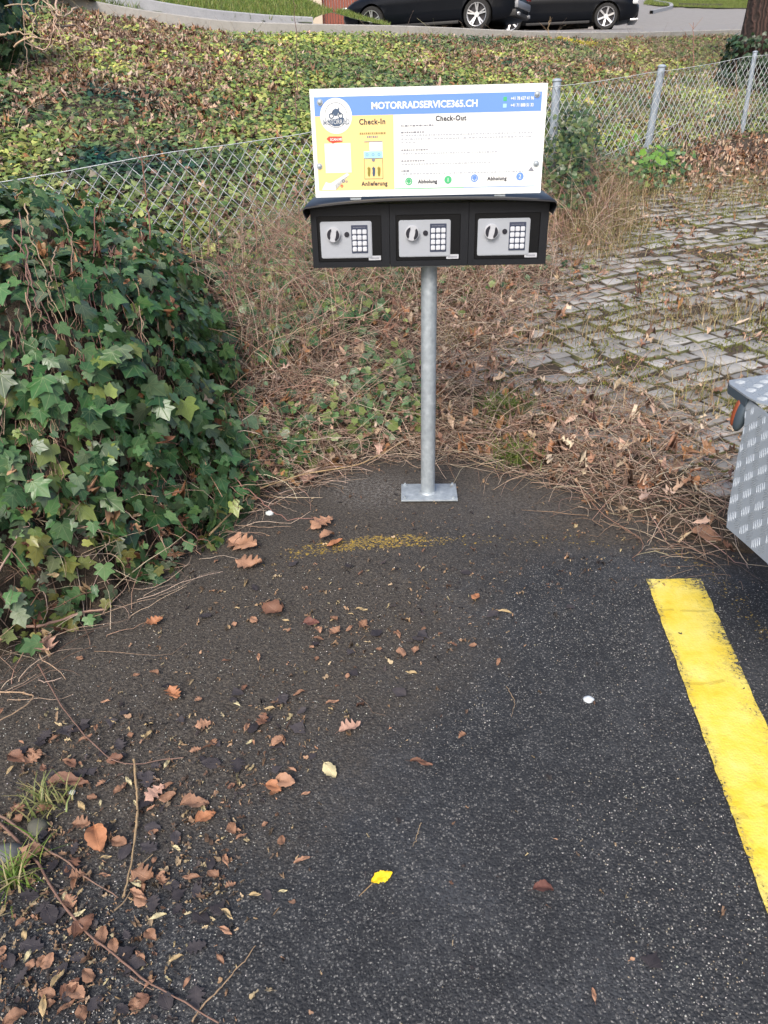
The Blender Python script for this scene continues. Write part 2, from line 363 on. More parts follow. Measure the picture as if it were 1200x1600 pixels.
om = q.math('GREATER_THAN', q.math('MULTIPLY_ADD', vs.outputs[0], .5, q.math('MULTIPLY', q.noise(30, 5, .8, v), .75)), q.math('MULTIPLY_ADD', ch.outputs[1], -.62, 1.14))
om = q.math('MULTIPLY', om, q.math('GREATER_THAN', ch.outputs[1], .03))
base3 = q.mix(q.math('MULTIPLY', om, .8), base2, q.ramp(vs.outputs[1], [(0, (.13, .10, .05)), (.6, (.30, .21, .05)), (1, (.50, .33, .04))]))
pl = q.math('MULTIPLY', ch.outputs[2], q.math('MULTIPLY', q.math('GREATER_THAN', q.noise(90, 8, .85, v), .52), .5))
base4 = q.mix(pl, base3, (.26, .25, .24))
q.set(Base_Color=base4, Roughness=q.math('MULTIPLY_ADD', fin, .3, .6), Specular_IOR_Level=.35)
q.l(q.bump(h, .65, .003, q.bump(dfine, .6, .004)), q.b.inputs['Normal'])
M_asph = q.m
idx = np.arange(X.size).reshape(X.shape)
tag(arrmesh('road', np.stack([X, Y, Z], -1).reshape(-1, 3), gridfaces(idx)[:, ::-1], M_asph, col, smooth=True), kind='structure')

# yellow line
q = NT('yellow_paint'); v, vo, vs, vf, big, med, fin, base, h = asphalt_nodes(q)
at_ = q.n('ShaderNodeAttribute', attribute_name='col'); ch = q.n('ShaderNodeSeparateColor'); q.l(at_.outputs[0], ch.inputs[0])
wear = q.math('ADD', q.math('MULTIPLY', q.noise(120, 6, .8, v), .75), q.math('MULTIPLY', q.noise(9, 4, .6, v), .35))
wear = q.math('ADD', wear, q.math('MULTIPLY', ch.outputs[0], .20))
yw = q.n('ShaderNodeTexWave', i_Scale=1.1, i_Distortion=9.0, i_Detail=4.0); yw.bands_direction = 'Y'; q.l(v, yw.inputs['Vector'])
ycr = q.math('MULTIPLY', q.math('GREATER_THAN', yw.outputs['Fac'], .992), q.math('GREATER_THAN', q.noise(8, 3, .6, v), .5))
hole = q.math('GREATER_THAN', wear, .765)
yc = q.ramp(q.noise(7, 5, .7, v), [(.3, (.66, .46, .015)), (.45, (.74, .58, .07)), (.6, (.76, .64, .15)), (.75, (.80, .71, .25))])
yc = q.mix(q.math('MULTIPLY', q.math('GREATER_THAN', wear, .67), .4), yc, (.34, .27, .08))
yc = q.mix(q.math('MULTIPLY', ycr, .35), yc, (.30, .22, .03))
yc = q.mix(q.math('MULTIPLY', q.math('GREATER_THAN', fin, .62), .16), yc, (.35, .27, .06))
q.set(Base_Color=q.mix(hole, yc, base), Roughness=.6)
q.l(q.bump(h, .28, .0025), q.b.inputs['Normal'])
L0, L1 = onz(1009, 905), onz(1198, 1428); W0, W1 = onz(1095, 905), onz(1204, 1150)
nrow = 160; ncol = 17; dL = (L1-L0); dW = (W1-W0); 
Vv = []; cc = []
ext = 3.2
for i in range(nrow+1):
    t = i/nrow*ext
    a = L0+dL*t; b = W0+dW*(np.linalg.norm(dL)/np.linalg.norm(dW))*t
    for j in range(ncol):
        s = j/(ncol-1); e = 0
        if j in (0, ncol-1): e = rng.normal(0, .0009)*(1 if j else -1)
        p = a*(1-s)+b*s; p = p+(b-a)/np.linalg.norm(b-a)*e
        if i == 0: p = p-dL/np.linalg.norm(dL)*rng.normal(0, .0015)
        Vv.append((p[0], p[1], (fbm(np.array(p[0]*1.5), np.array(p[1]*1.5), 3)-.5)*.012+.004)); cc.append((np.clip(2.0*s-1.0, 0, 1)*.75*(.5+1.0*vnoise(np.array(t*9.), np.array(s*2.)))+.52*(s < .07)+.25*(s < .14)+.35*(i < 3), s, 0))
idx = np.arange((nrow+1)*ncol).reshape(nrow+1, ncol)
o = arrmesh('road_marking', np.array(Vv), gridfaces(idx), q.m, np.array(cc), smooth=True); tag(o, kind='structure')

# paving of worn stones
def inpoly(px, py, poly):
    px = np.asarray(px); ins = np.zeros(px.shape, bool); n = len(poly)
    for i in range(n):
        x1, y1 = poly[i]; x2, y2 = poly[(i+1) % n]
        c = ((y1 > py) != (y2 > py)) & (px < (x2-x1)*(py-y1)/(y2-y1+1e-9)+x1); ins ^= c
    return ins
PAV = [(650, 600), (670, 548), (760, 500), (825, 425), (875, 372), (960, 318), (1080, 285), (1220, 265), (1500, 270), (1900, 900), (1180, 815), (1060, 740), (930, 690), (800, 640), (720, 605)]
q = NT('worn_stone'); a = q.n('ShaderNodeAttribute', attribute_name='col').outputs[0]; v = q.obj(); n = q.noise(40, 8, .75, v); n2 = q.noise(5, 5, .65, v)
c = q.mix(1.0, a, q.math('MULTIPLY_ADD', n, .9, .5), 'MULTIPLY')
c = q.mix(q.math('MULTIPLY', q.math('SUBTRACT', n2, .5, clamp=True), 2.2, clamp=True), c, (.10, .09, .075))
c = q.mix(q.math('MULTIPLY', q.math('GREATER_THAN', q.noise(17, 8, .8, v), .58), .7), c, (.085, .085, .028))
q.set(Base_Color=c, Roughness=.85); q.l(q.bump(n, .6, .006), q.b.inputs['Normal']); M_stone = q.m
Vp = []; Fp = []; Cp = []
a0 = R(24); ux = np.array([math.cos(a0), math.sin(a0)]); uy = np.array([-math.sin(a0), math.cos(a0)]); org = np.array([.3, 3.0])
RH = .092
for j in range(-60, 84):
    off = rng.uniform(0, .12); x = -3.0+off
    while x < 9:
        wd = rng.uniform(.085, .15); y = j*RH+.16*math.sin(x*1.3+.4)+.02*math.sin(x*5+j*.7)+.015*math.sin(x*4+j)
        cxy = org+ux*(x+wd/2)+uy*(y+RH/2)
        g = float(ground_z(*cxy)); px, py, _ = proj(np.array([cxy[0], cxy[1], g]))
        nz = (vnoise(np.array(cxy[0]*3), np.array(cxy[1]*3))-.5)*70
        if cxy[1] > 1.2 and inpoly(px+nz, py+nz*.6, PAV) and rng.random() < .97:
            cs = [org+ux*(x+sx*wd+(.0035 if sx == 0 else -.0035))+uy*(y+sy*RH+(.0035 if sy == 0 else -.0035))+rng.normal(0, .0062, 2) for sx, sy in ((0, 0), (1, 0), (1, 1), (0, 1))]
            ce = sum(cs)/4; hz = rng.normal(.010, .003); tl = rng.normal(0, .028, 2)
            b = len(Vp)
            for ring, (sh, dz) in enumerate(((1.0, -.03), (1.0, -.0035), (.91, .0))):
                for cpt in cs:
                    p = ce+(cpt-ce)*sh; Vp.append((p[0], p[1], float(ground_z(*p))*.4+g*.6+hz+dz+(p-ce)@tl))
            for k in range(4):
                k2 = (k+1) % 4
                Fp += [(b+k, b+k2, b+4+k2, b+4+k), (b+4+k, b+4+k2, b+8+k2, b+8+k)]
            Fp.append((b+8, b+9, b+10, b+11))
            lum = rng.uniform(.22, .40); jc = (.06, .052, .038) if rng.random() < .55 else (.085, .09, .03); Cp += [jc]*8+[(lum, lum*.985, lum*.95)]*4
        x += wd
tag(arrmesh('paving', np.array(Vp), np.array(Fp), M_stone, np.array(Cp), smooth=False), kind='structure')
print('paving', len(Fp))

# upper ground: driveway, lawn, wall
def up_z(x, y):
    ph = np.arctan2(x, y); r = np.hypot(x, y); rw = np.interp(ph, wA, wR); zw = np.interp(ph, wA, wZ+.02)
    t = np.clip(r-rw, 0, 200); zz = zw+np.minimum(t, 14)*.078+np.clip(t-14, 0, 60)*.14-.03
    return zz*(1)+0
ph = np.linspace(-1.3, 1.3, 160); ts = np.unique(np.r_[np.linspace(.12, 16, 60), np.geomspace(16, 120, 16)])
PH, TT = np.meshgrid(ph, ts, indexing='ij'); rw = np.interp(PH, wA, wR); RR = rw+TT; X = RR*np.sin(PH); Y = RR*np.cos(PH); Z = up_z(X, Y)
idx = np.arange(X.size).reshape(X.shape)
M_drive = plain('driveway_tarmac', (.23, .22, .21), .85, 0, .35, 40, .4, .004)
tag(arrmesh('driveway', np.stack([X, Y, Z], -1).reshape(-1, 3), gridfaces(idx), M_drive, smooth=True), kind='structure')
def hit_up(px, py):
    d = ray(px, py); t = 5.
    while t < 90:
        p = CP+d*t
        if math.hypot(p[0], p[1]) > np.interp(math.atan2(p[0], p[1]), wA, wR)+.05 and p[2] <= up_z(p[0], p[1]): return p
        t += .05
    return p
M_conc = plain('wall_concrete', (.33, .32, .30), .9, 0, .35, 25, .5, .004)
# retaining wall
wall_pts = spline([tuple(p) for p in WTOP], 90)
bm = bmesh.new(); prev = None
for i, p in enumerate(wall_pts):
    t = wall_pts[min(i+1, 89)]-wall_pts[max(i-1, 0)]; t[2] = 0; t /= np.linalg.norm(t); nn = np.array([-t[1], t[0], 0])
    zt = p[2]
    prof = [p+nn*(-.02)+np.array([0, 0, -.6]), p+nn*(-.02)+np.array([0, 0, -.012]), p+nn*0+np.array([0, 0, 0]), p+nn*.20+np.array([0, 0, 0]), p+nn*.21+np.array([0, 0, -.6])]
    ring = [bm.verts.new(tuple(c)) for c in prof]
    if prev:
        for k in range(4): bm.faces.new((prev[k], ring[k], ring[k+1], prev[k+1]))
    prev = ring
bmesh.ops.recalc_face_normals(bm, faces=bm.faces)
tag(bm_obj('retaining_wall', bm, M_conc, None, False), 'low pale concrete retaining wall along the top of the bank', 'wall')
# kerb at the foot of the lawn
kp = spline([tuple(at(x, y, Z)) for x, y, Z in [(150, -14, 9.1), (250, 9, 9.35), (330, 21, 9.6), (420, 29, 9.95), (500, 33, 10.2)]], 30)
bm = bmesh.new(); prev = None; M_gran = plain('kerb_granite', (.30, .31, .33), .8, 0, .35, 60, .3, .003)
ke = tag(empty('granite_kerb', tuple(kp[15])), 'row of grey granite kerb stones at the foot of the lawn', 'kerb')
for sgm in range(4):
    a, b = sgm*7, sgm*7+8; bm = bmesh.new(); prev = None
    for i in range(a, min(b, 30)):
        p = kp[i]-kp[15]; t = kp[min(i+1, 29)]-kp[max(i-1, 0)]; t[2] = 0; t /= np.linalg.norm(t); nn = np.array([-t[1], t[0], 0])
        f = .985 if i in (a, b-1) else 1
        prof = [p+np.array([0, 0, -.3]), p+np.array([0, 0, .03*f]), p+nn*.015+np.array([0, 0, .045*f]), p+nn*.16+np.array([0, 0, .045*f]), p+nn*.17+np.array([0, 0, -.3])]
        ring = [bm.verts.new(tuple(c)) for c in prof]
        if prev:
            for k in range(4): bm.faces.new((prev[k], ring[k], ring[k+1], prev[k+1]))
        else: bm.faces.new(ring)
        prev = ring
    bm.faces.new(prev); bmesh.ops.recalc_face_normals(bm, faces=bm.faces)
    bm_obj('kerb_stone', bm, M_gran, ke)
# lawn
M_lawnsoil = plain('lawn_soil', (.07, .10, .022), .95, 0, .5, 60, .6, .01)
LAWN = [(190, -120), (200, -2), (330, 17), (430, 28), (520, 32), (640, 33), (600, 27), (560, 22), (545, 12), (520, 2), (500, -60), (420, -120)]
def lawn_mesh(name, poly, zoff, zref):
    P3 = [hit_up(x, max(y, -14)) if y > -15 else None for x, y in poly]
    return P3
def patch(name, pts3, mat, zoff=.03, res=.25, zfn=None):
    pts = [(p[0], p[1]) for p in pts3]; ax = [p[0] for p in pts]; ay = [p[1] for p in pts]
    xs = np.arange(min(ax), max(ax), res); ys = np.arange(min(ay), max(ay), res); X, Y = np.meshgrid(xs, ys, indexing='ij')
    ins = inpoly(X, Y, pts); Z = up_z(X, Y)+zoff if zfn is None else zfn(X, Y)-.01; idx = np.arange(X.size).reshape(X.shape); f = gridfaces(idx)[:, ::-1]; keep = ins.ravel()[f].sum(1) >= 3
    o = arrmesh(name, np.stack([X, Y, Z], -1).reshape(-1, 3), f[keep], mat, smooth=True); return o, pts
kb = [hit_up(x, y) for x, y in [(330, 16), (430, 27), (520, 31), (640, 34)]]
lp = [np.array([-7.5, 9.5, 0]), np.array([-4.6, 8.6, 0])]+[np.array([p[0], p[1]+.0, 0]) for p in (kp[6], kp[14], kp[20], kp[28])]+[hit_up(560, 33), hit_up(632, 33), np.array([.15, 15.5, 0]), np.array([-.9, 17.2, 0]), np.array([-1.8, 20.2, 0]), np.array([-3.2, 30., 0]), np.array([-16., 30, 0]), np.array([-14, 14, 0])]
def lawn_h(x, y):
    t = np.hypot(x, y)-np.interp(np.arctan2(x, y), wA, wR); return up_z(x, y)+.04+.085*np.clip(t-.3, 0, 9)*sstep(.5, -2.2, x)+.05*sstep(1.0, -.6, x)*sstep(.2, 1.2, t)
o, lawn_xy = patch('lawn', lp, M_lawnsoil, .05, .2, lawn_h); tag(o, kind='structure')
def grass_stuff(name, xy_poly, n, zf, h, cols, label, bounds):
    pts = []
    while len(pts) < n:
        X = rng.uniform(bounds[0], bounds[1], n); Y = rng.uniform(bounds[2], bounds[3], n); ok = inpoly(X, Y, xy_poly); pts += list(zip(X[ok], Y[ok]))
    a = np.array(pts[:n]); P = np.c_[a, zf(a[:, 0], a[:, 1])]
    k = len(P); L = h*rng.uniform(.5, 1.3, k); lean = rng.normal(0, .45, (k, 2)); wv = rng.uniform(0, 6.28, k); wd = .006
    side = np.stack([np.cos(wv), np.sin(wv), np.zeros(k)], -1)*wd
    tip = P+np.c_[lean*L[:, None], L]; V = np.stack([P-side, P+side, tip], 1).reshape(-1, 3)
    o = arrmesh(name, V, np.arange(k*3).reshape(-1, 3), M_blade, np.repeat(pal(k, cols), 3, 0)); tag(o, label, 'grass', kind='stuff'); return o
grass_stuff('lawn_grass', lawn_xy, 60000, lawn_h, .07, [(.10, .17, .025), (.14, .20, .035), (.20, .21, .06)], 'short green lawn grass behind the kerb at the top', (-9, .4, 8.5, 21))
rp = [hit_up(1005, 9), hit_up(1070, 13), hit_up(1140, 15), hit_up(1200, 15), hit_up(1200, 2), hit_up(1100, 1), hit_up(1010, 3)]
rp = [p*1 for p in rp]
o, rxy = patch('verge', rp, M_lawnsoil, .04, .4); tag(o, kind='structure')
grass_stuff('verge_grass', rxy, 15000, lambda x, y: up_z(x, y)+.04, .12, [(.12, .17, .03), (.18, .21, .05)], 'strip of green verge grass beyond the driveway', (min(p[0] for p in rxy), max(p[0] for p in rxy), min(p[1] for p in rxy), max(p[1] for p in rxy)))
def dkerb(name, pts, h, wd, mat, label):
    p3 = spline([tuple(p) for p in pts], 24); bm = bmesh.new(); prev = None
    for i, p in enumerate(p3):
        t = p3[min(i+1, 23)]-p3[max(i-1, 0)]; t[2] = 0; t /= np.linalg.norm(t); nn = np.array([-t[1], t[0], 0]); z0 = float(up_z(p[0], p[1])); b = np.array([p[0], p[1], 0])
        ring = [bm.verts.new(tuple(c)) for c in (b+np.array([0, 0, z0-.2]), b+np.array([0, 0, z0+h]), b+nn*wd+np.array([0, 0, z0+h]), b+nn*wd+np.array([0, 0, z0-.2]))]
        if prev:
            for k in range(3): bm.faces.new((prev[k], ring[k], ring[k+1], prev[k+1]))
        prev = ring
    bmesh.ops.recalc_face_normals(bm, faces=bm.faces); o = bm_obj(name, bm, mat); tag(o, label, 'kerb')
dkerb('border_stone', [hit_up(1060, 11), hit_up(1100, 12), hit_up(1128, 12)], .14, .25, plain('dark_kerb', (.06, .055, .05), .9), 'long dark border stone along the far grass verge')
dkerb('curved_kerb', [hit_up(1020, 22), hit_up(1052, 14), hit_up(1050, 9), hit_up(1025, 5)], .12, .14, M_gran, 'curved pale kerb beside the front of the second car')
# house corner behind the cars
hs = tag(empty('house', tuple(hit_up(516, 16))), 'beige rendered house corner with a red-brown slatted garage front', 'house')
hs.rotation_euler = (0, 0, R(12))
M_rend = plain('beige_render', (.62, .53, .42), .9); M_slat = plain('red_slats', (.22, .06, .035), .6)
boxo('wall', (-.75, -.1, -.4), (0, .5, 3.2), M_rend, hs, .01)
boxo('wall', (2.72, 0.05, -.4), (9, .5, 3.2), M_rend, hs, .01)
boxo('wall', (-.7, .52, 2.4), (8.9, 7, 3.18), M_rend, hs, .01)
bm = bmesh.new(); x = .003
while x < 2.7: box(bm, (x, .1, -.38), (x+.07, .16, 2.4)); x += .085
bm_obj('garage_door', bm, M_slat, hs)
boxo('lintel', (.002, -.05, 2.402), (2.718, .5, 3.19), M_rend, hs)
print('upper ok')

# ------------------------------------------------------------------ key safe stand
M_galv = NT('galvanised'); q = M_galv; v = q.obj(); n = q.noise(35, 6, .7, v); vv = q.n('ShaderNodeTexVoronoi', i_Scale=60); q.l(v, vv.inputs['Vector'])
q.set(Base_Color=q.ramp(q.math('ADD', q.math('MULTIPLY', n, .7), q.math('MULTIPLY', vv.outputs['Distance'], .2)), [(.3, (.28, .32, .36)), (.5, (.36, .41, .45)), (.7, (.50, .55, .59))]), Metallic=.4, Roughness=q.math('MULTIPLY_ADD', n, .35, .38)); q.l(q.bump(n, .15, .002), q.b.inputs['Normal']); M_galv = q.m
q = NT('black_powder_coat'); v = q.obj(); n = q.noise(700, 2, .5, v); n2 = q.noise(9, 5, .7, v)
q.set(Base_Color=q.mix(n2, (.005, .006, .009), (.009, .011, .015)), Roughness=.5, Specular_IOR_Level=.28); q.l(q.bump(n, .25, .0006), q.b.inputs['Normal']); M_black = q.m
M_door = plain('black_door', (.003, .0035, .005), .4, 0, .2, 200, .1, .0003, Specular_IOR_Level=.25)
M_silver = plain('silver_panel', (.36, .39, .44), .45, .3, .10, 300, .05, .0003)
M_knob = plain('knob_plastic', (.40, .42, .46), .35, 0, .05, 200, .03, .0003)
M_dark = plain('dark_plastic', (.012, .013, .022), .4, 0, .1, 100, .05, .0003)
M_keypad = plain('keypad_navy', (.03, .04, .075), .45, 0, .1, 100, .05, .0003)
M_button = plain('button_grey', (.52, .55, .60), .35, 0, .05, 200, .03, .0003)
M_white = plain('sign_white', (.74, .77, .77), .35, 0, .03, 8, 0)
M_blue = plain('print_blue', (.13, .27, .68), .35, 0, .04, 8, 0); M_yel = plain('print_yellow', (.82, .60, .25), .35, 0, .04, 8, 0)
M_ink = plain('print_ink', (.03, .03, .045), .5, 0, .03, 8, 0); M_faint = plain('print_grey', (.20, .21, .25), .5, 0, .1, 8, 0)
M_green = plain('print_green', (.06, .42, .18), .5, 0, .03, 8, 0); M_red = plain('print_red', (.62, .07, .04), .5, 0, .03, 8, 0); M_lblue = plain('print_light_blue', (.33, .58, .74), .5, 0, .03, 8, 0); M_steelprint = plain('print_steel_blue', (.05, .09, .16), .5, 0, .2, 200, 0)
BASE = onz(668.5, 773); YAW = R(2.3)
st = tag(empty('key_safe_stand', (BASE[0], BASE[1], .004), -YAW), 'galvanised post carrying three black key safes under a white, blue and yellow sign', 'key safe stand')
bm = bmesh.new(); cyl(bm, (0, 0, .400), .0243, .80, seg=40); bm_obj('post', bm, M_galv, st, True)
# weld bead
bm = bmesh.new(); cyl(bm, (0, 0, .0095), .030, .006, seg=40, r2=.025); bm_obj('weld', bm, M_galv, st, True)
pl = boxo('base_plate', (-.093, -.060, 0), (.101, .068, .006), M_galv, st, .0012)
for sx in (-1, 1):
    for yy in (-.046, .054):
        bm = bmesh.new(); cyl(bm, (.004+sx*.084, yy, .008), .0068, .005, seg=6); cyl(bm, (.004+sx*.084, yy, .0122), .0035, .006, seg=12); bm_obj('bolt', bm, M_galv, pl, True)
bm = bmesh.new(); box(bm, (-.06, -.04, .772), (.06, .07, .7795)); bmesh.ops.recalc_face_normals(bm, faces=bm.faces); bm_obj('mounting_plate', bm, M_galv, st)
SX = -.003; SW = .2235; SZ = .783; SH = .170; FY = -.085
def rrect(x0, z0, x1, z1, r, n=5):
    pts = []
    for cx, cz, a in ((x1-r, z1-r, 0), (x0+r, z1-r, 90), (x0+r, z0+r, 180), (x1-r, z0+r, 270)):
        for k in range(n+1): t = R(a+90*k/n); pts.append((cx+r*math.cos(t), cz+r*math.sin(t)))
    return pts
def rslab(name, x0, z0, x1, z1, r, y0, y1, mat, parent, bev=0):
    bm = bmesh.new(); prism(bm, rrect(x0, z0, x1, z1, r), y0, y1)
    if bev:
        es = [e for e in bm.edges if all(abs(vt.co.y-y0) < 1e-6 for vt in e.verts)]; bmesh.ops.bevel(bm, geom=es, offset=bev, segments=2, affect='EDGES')
    return bm_obj(name, bm, mat, parent, True)
def disc(bm, x, z, r, y0, y1, seg=32): cyl(bm, (x, (y0+y1)/2, z), r, abs(y1-y0), 'Y', seg)
for k in (-1, 0, 1):
    cx = SX+k*(SW+.0012); x0 = cx-SW/2; x1 = cx+SW/2; z0 = SZ; z1 = SZ+SH
    X_ = lambda u: x0+u*SW
    Zv = lambda t: z1-t*SH
    # body: a box with a recessed rounded opening
    bm = bmesh.new(); oi = rrect(X_(.075), Zv(.905), X_(.90), Zv(.17), .004, 4); n_ = len(oi)
    oo = []
    for (a, b) in oi:   # match outer rectangle to inner loop by angle sector
        ax = (a-cx)/(SW/2); az = (b-(z0+z1)/2)/(SH/2); mm = max(abs(ax), abs(az)); oo.append((cx+ax/mm*SW/2, (z0+z1)/2+az/mm*SH/2))
    # snap four sectors to exact corners
    for (qx, qz) in ((x1, z1), (x0, z1), (x0, z0), (x1, z0)):
        j = min(range(n_), key=lambda i: (oo[i][0]-qx)**2+(oo[i][1]-qz)**2); oo[j] = (qx, qz)
    vo_ = [bm.verts.new((a, FY, b)) for a, b in oo]; vi = [bm.verts.new((a, FY, b)) for a, b in oi]; vr = [bm.verts.new((a, FY+.008, b)) for a, b in oi]; vb = [bm.verts.new((a, .085, b)) for a, b in oo]
    for i in range(n_):
        j = (i+1) % n_; bm.faces.new((vo_[i], vo_[j], vi[j], vi[i])); bm.faces.new((vi[i], vi[j], vr[j], vr[i])); bm.faces.new((vo_[j], vo_[i], vb[i], vb[j]))
    bm.faces.new(vb); bm.faces.new(vr); bmesh.ops.recalc_face_normals(bm, faces=bm.faces)
    sf = bm_obj('safe', bm, M_black, st)
    rslab('door', X_(.08), Zv(.90), X_(.895), Zv(.175), .003, FY+.0035, FY+.0078, M_door, sf, .0008)
    pn = rslab('control_panel', X_(.115), Zv(.845), X_(.775), Zv(.255), .006, FY-.0005, FY+.0033, M_silver, sf, .0012)
    rslab('control_panel_face', X_(.127), Zv(.83), X_(.762), Zv(.27), .004, FY-.0012, FY-.0006, M_silver, sf)
    bm = bmesh.new(); disc(bm, X_(.285), Zv(.455), .0205, FY-.004, FY-.0013, 48)
    cyl(bm, (X_(.285), FY-.0095, Zv(.455)), .0178, .011, 'Y', 48, .0192)
    kn = bm_obj('knob', bm, M_knob, sf, True)
    for sg in (-1, 1):
        bm = bmesh.new(); pts = []
        for t in np.linspace(-62, 62, 14): pts.append((sg*.0176*math.cos(R(t)), .0176*math.sin(R(t))))
        for t in np.linspace(50, -50, 12): pts.append((sg*(.0045+.0035*math.cos(R(t))), .0125*math.sin(R(t))))
        ca, sa = math.cos(R(-12)), math.sin(R(-12)); pts = [(X_(.285)+a*ca-b*sa, Zv(.455)+a*sa+b*ca) for a, b in pts]
        prism(bm, pts, FY-.0162, FY-.0151); bm_obj('finger_recess', bm, M_dark, sf)
    bm = bmesh.new(); disc(bm, X_(.455), Zv(.46), .0072, FY-.0038, FY-.0013, 28); disc(bm, X_(.455), Zv(.46), .003, FY-.0046, FY-.0038, 12); bm_obj('keyhole_cover', bm, M_dark, sf, True)
    kx0, kx1, kz0, kz1 = X_(.512), X_(.722), Zv(.765), Zv(.315)
    rslab('keypad', kx0, kz0, kx1, kz1, .0015, FY-.0024, FY-.0013, M_keypad, sf)
    for r_ in range(4):
        for c_ in range(3):
            bx = kx0+(kx1-kx0)*(.19+.31*c_); bz = kz1-(kz1-kz0)*(.235+.205*r_); bw, bh = .0060, .0064
            bm = bmesh.new(); prism(bm, rrect(bx-bw, bz-bh, bx+bw, bz+bh, .003, 4), FY-.0058, FY-.0025)
            es = [e for e in bm.edges if all(abs(vt.co.y-(FY-.0058)) < 1e-6 for vt in e.verts)]; bmesh.ops.bevel(bm, geom=es, offset=.0018, segments=2, affect='EDGES')
            bm_obj('button', bm, M_button, sf, True)
    bm = bmesh.new()
    for j in range(9): box(bm, (kx0+.006+j*.004, FY-.0028, kz1-.0065), (kx0+.0085+j*.004, FY-.00245, kz1-.005))
    bm_obj('keypad_marks', bm, M_faint, sf)
    rslab('badge', X_(.725), Zv(.888), X_(.885), Zv(.815), .002, FY+.0012, FY+.0034, M_knob, sf, .0004)
    bm = bmesh.new(); 
    for j in range(7): box(bm, (X_(.75)+j*.0037, FY+.0008, Zv(.866)), (X_(.75)+j*.0037+.0026, FY+.00115, Zv(.84)))
    bm_obj('badge_print', bm, M_faint, sf)
# small galvanic clip under roof
# roof: thin bowed sheet with turned-down ends
RW = .343; y0, y1 = -.128, .10; zr = SZ+SH+.0125
bm = bmesh.new(); secs = []
N = 26
def rz(u): return zr+.006-.012*abs(u)**2.4-(.0045 if u < 0 else 0)*abs(u)**3
line = [(SX+RW*u, rz(u)) for u in np.linspace(-1, 1, N)]
line = [(line[0][0]-.007, line[0][1]-.004), ]+line+[(line[-1][0]+.005, line[-1][1]-.004)]
line = [(line[0][0]+.008, line[0][1]-.026), (line[0][0]-.0015, line[0][1]-.008)]+line+[(line[-1][0]+.001, line[-1][1]-.010), (line[-1][0]-.009, line[-1][1]-.030)]
th = .0025
def ringv(y, lift, drop=0): return [bm.verts.new((x, y, z+lift+drop)) for x, z in line]
rows = [(y0+.002, -th-.004), (y0, -.005), (y0+.0005, -.0015), (y0+.003, 0), (y1, .004), (y1, .004-th), (y0+.005, -th), (y0+.0035, -th-.001)]
vr = [[bm.verts.new((x*(1), yy, z+dz)) for x, z in line] for yy, dz in rows]
nr = len(vr)
for a in range(nr):
    b = (a+1) % nr
    for i in range(len(line)-1): bm.faces.new((vr[a][i], vr[a][i+1], vr[b][i+1], vr[b][i]))
bm.faces.new([v_[0] for v_ in vr]); bm.faces.new([v_[-1] for v_ in vr][::-1])
bmesh.ops.recalc_face_normals(bm, faces=bm.faces)
q = NT('black_sheet'); v = q.obj(); n = q.noise(12, 6, .7, v)
q.set(Base_Color=q.mix(n, (.008, .008, .010), (.02, .02, .024)), Roughness=q.math('MULTIPLY_ADD', n, .2, .22), Specular_IOR_Level=.35); M_sheet = q.m
bm_obj('roof', bm, M_sheet, st, True)
# sign board
gx = -.008; SWd = .622; sz0 = zr+.010; SHt = .264; SY = -.100
sg = rslab('sign_board', gx-SWd/2, sz0, gx+SWd/2, sz0+SHt, .0015, SY, SY+.004, M_white, st)
def SXu(u): return gx-SWd/2+u*SWd
def SZv(t): return sz0+SHt-t*SHt
def quadp(name, u0, v0, u1, v1, lay, mat):
    bm = bmesh.new(); box(bm, (SXu(u0), SY-.0004*lay, SZv(v1)), (SXu(u1), SY-.0004*lay+.00035, SZv(v0))); bmesh.ops.recalc_face_normals(bm, faces=bm.faces); return bm_obj(name, bm, mat, sg)
for sx in (-1, 1):
    boxo('sign_bracket', (gx+sx*.2-.015, SY+.0042, sz0-.008), (gx+sx*.2+.015, SY+.0075, sz0+SHt-.01), M_galv, st)
quadp('blue_header', .017, .072, .978, .242, 1, M_blue); quadp('yellow_panel', .017, .2425, .353, .935, 1, M_yel)
def sdisc(name, u, t, r, lay, mat, inner=None):
    bm = bmesh.new(); y = SY-.0004*lay
    if inner:
        n = 40; a = [bm.verts.new((SXu(u)+r*math.cos(k*2*math.pi/n), y, SZv(t)+r*math.sin(k*2*math.pi/n))) for k in range(n)]; b = [bm.verts.new((SXu(u)+inner*math.cos(k*2*math.pi/n), y, SZv(t)+inner*math.sin(k*2*math.pi/n))) for k in range(n)]
        for k in range(n): bm.faces.new((a[k], a[(k+1) % n], b[(k+1) % n], b[k]))
    else:
        n = 48; bm.faces.new([bm.verts.new((SXu(u)+r*math.cos(k*2*math.pi/n), y, SZv(t)+r*math.sin(k*2*math.pi/n))) for k in range(n)])
    return bm_obj(name, bm, mat, sg)
def text(name, s, u, t, size, lay, mat, wx=1.0, off=.0, align='CENTER', bold=0):
    cu_ = bpy.data.curves.new('txt', 'FONT'); cu_.body = s; cu_.size = size; cu_.align_x = align; cu_.align_y = 'CENTER'; cu_.offset = bold; cu_.space_character = 1.0+off; cu_.resolution_u = 3
    to = bpy.data.objects.new('txt', cu_); C.objects.link(to); dg = bpy.context.evaluated_depsgraph_get(); me = bpy.data.meshes.new_from_object(to.evaluated_get(dg)); bpy.data.objects.remove(to)
    me.transform(Matrix.Translation((SXu(u), SY-.0004*lay, SZv(t))) @ Matrix.Rotation(R(90), 4, 'X') @ Matrix.Diagonal((wx, 1, 1, 1))); me.materials.clear()
    return link(name, me, mat, sg)
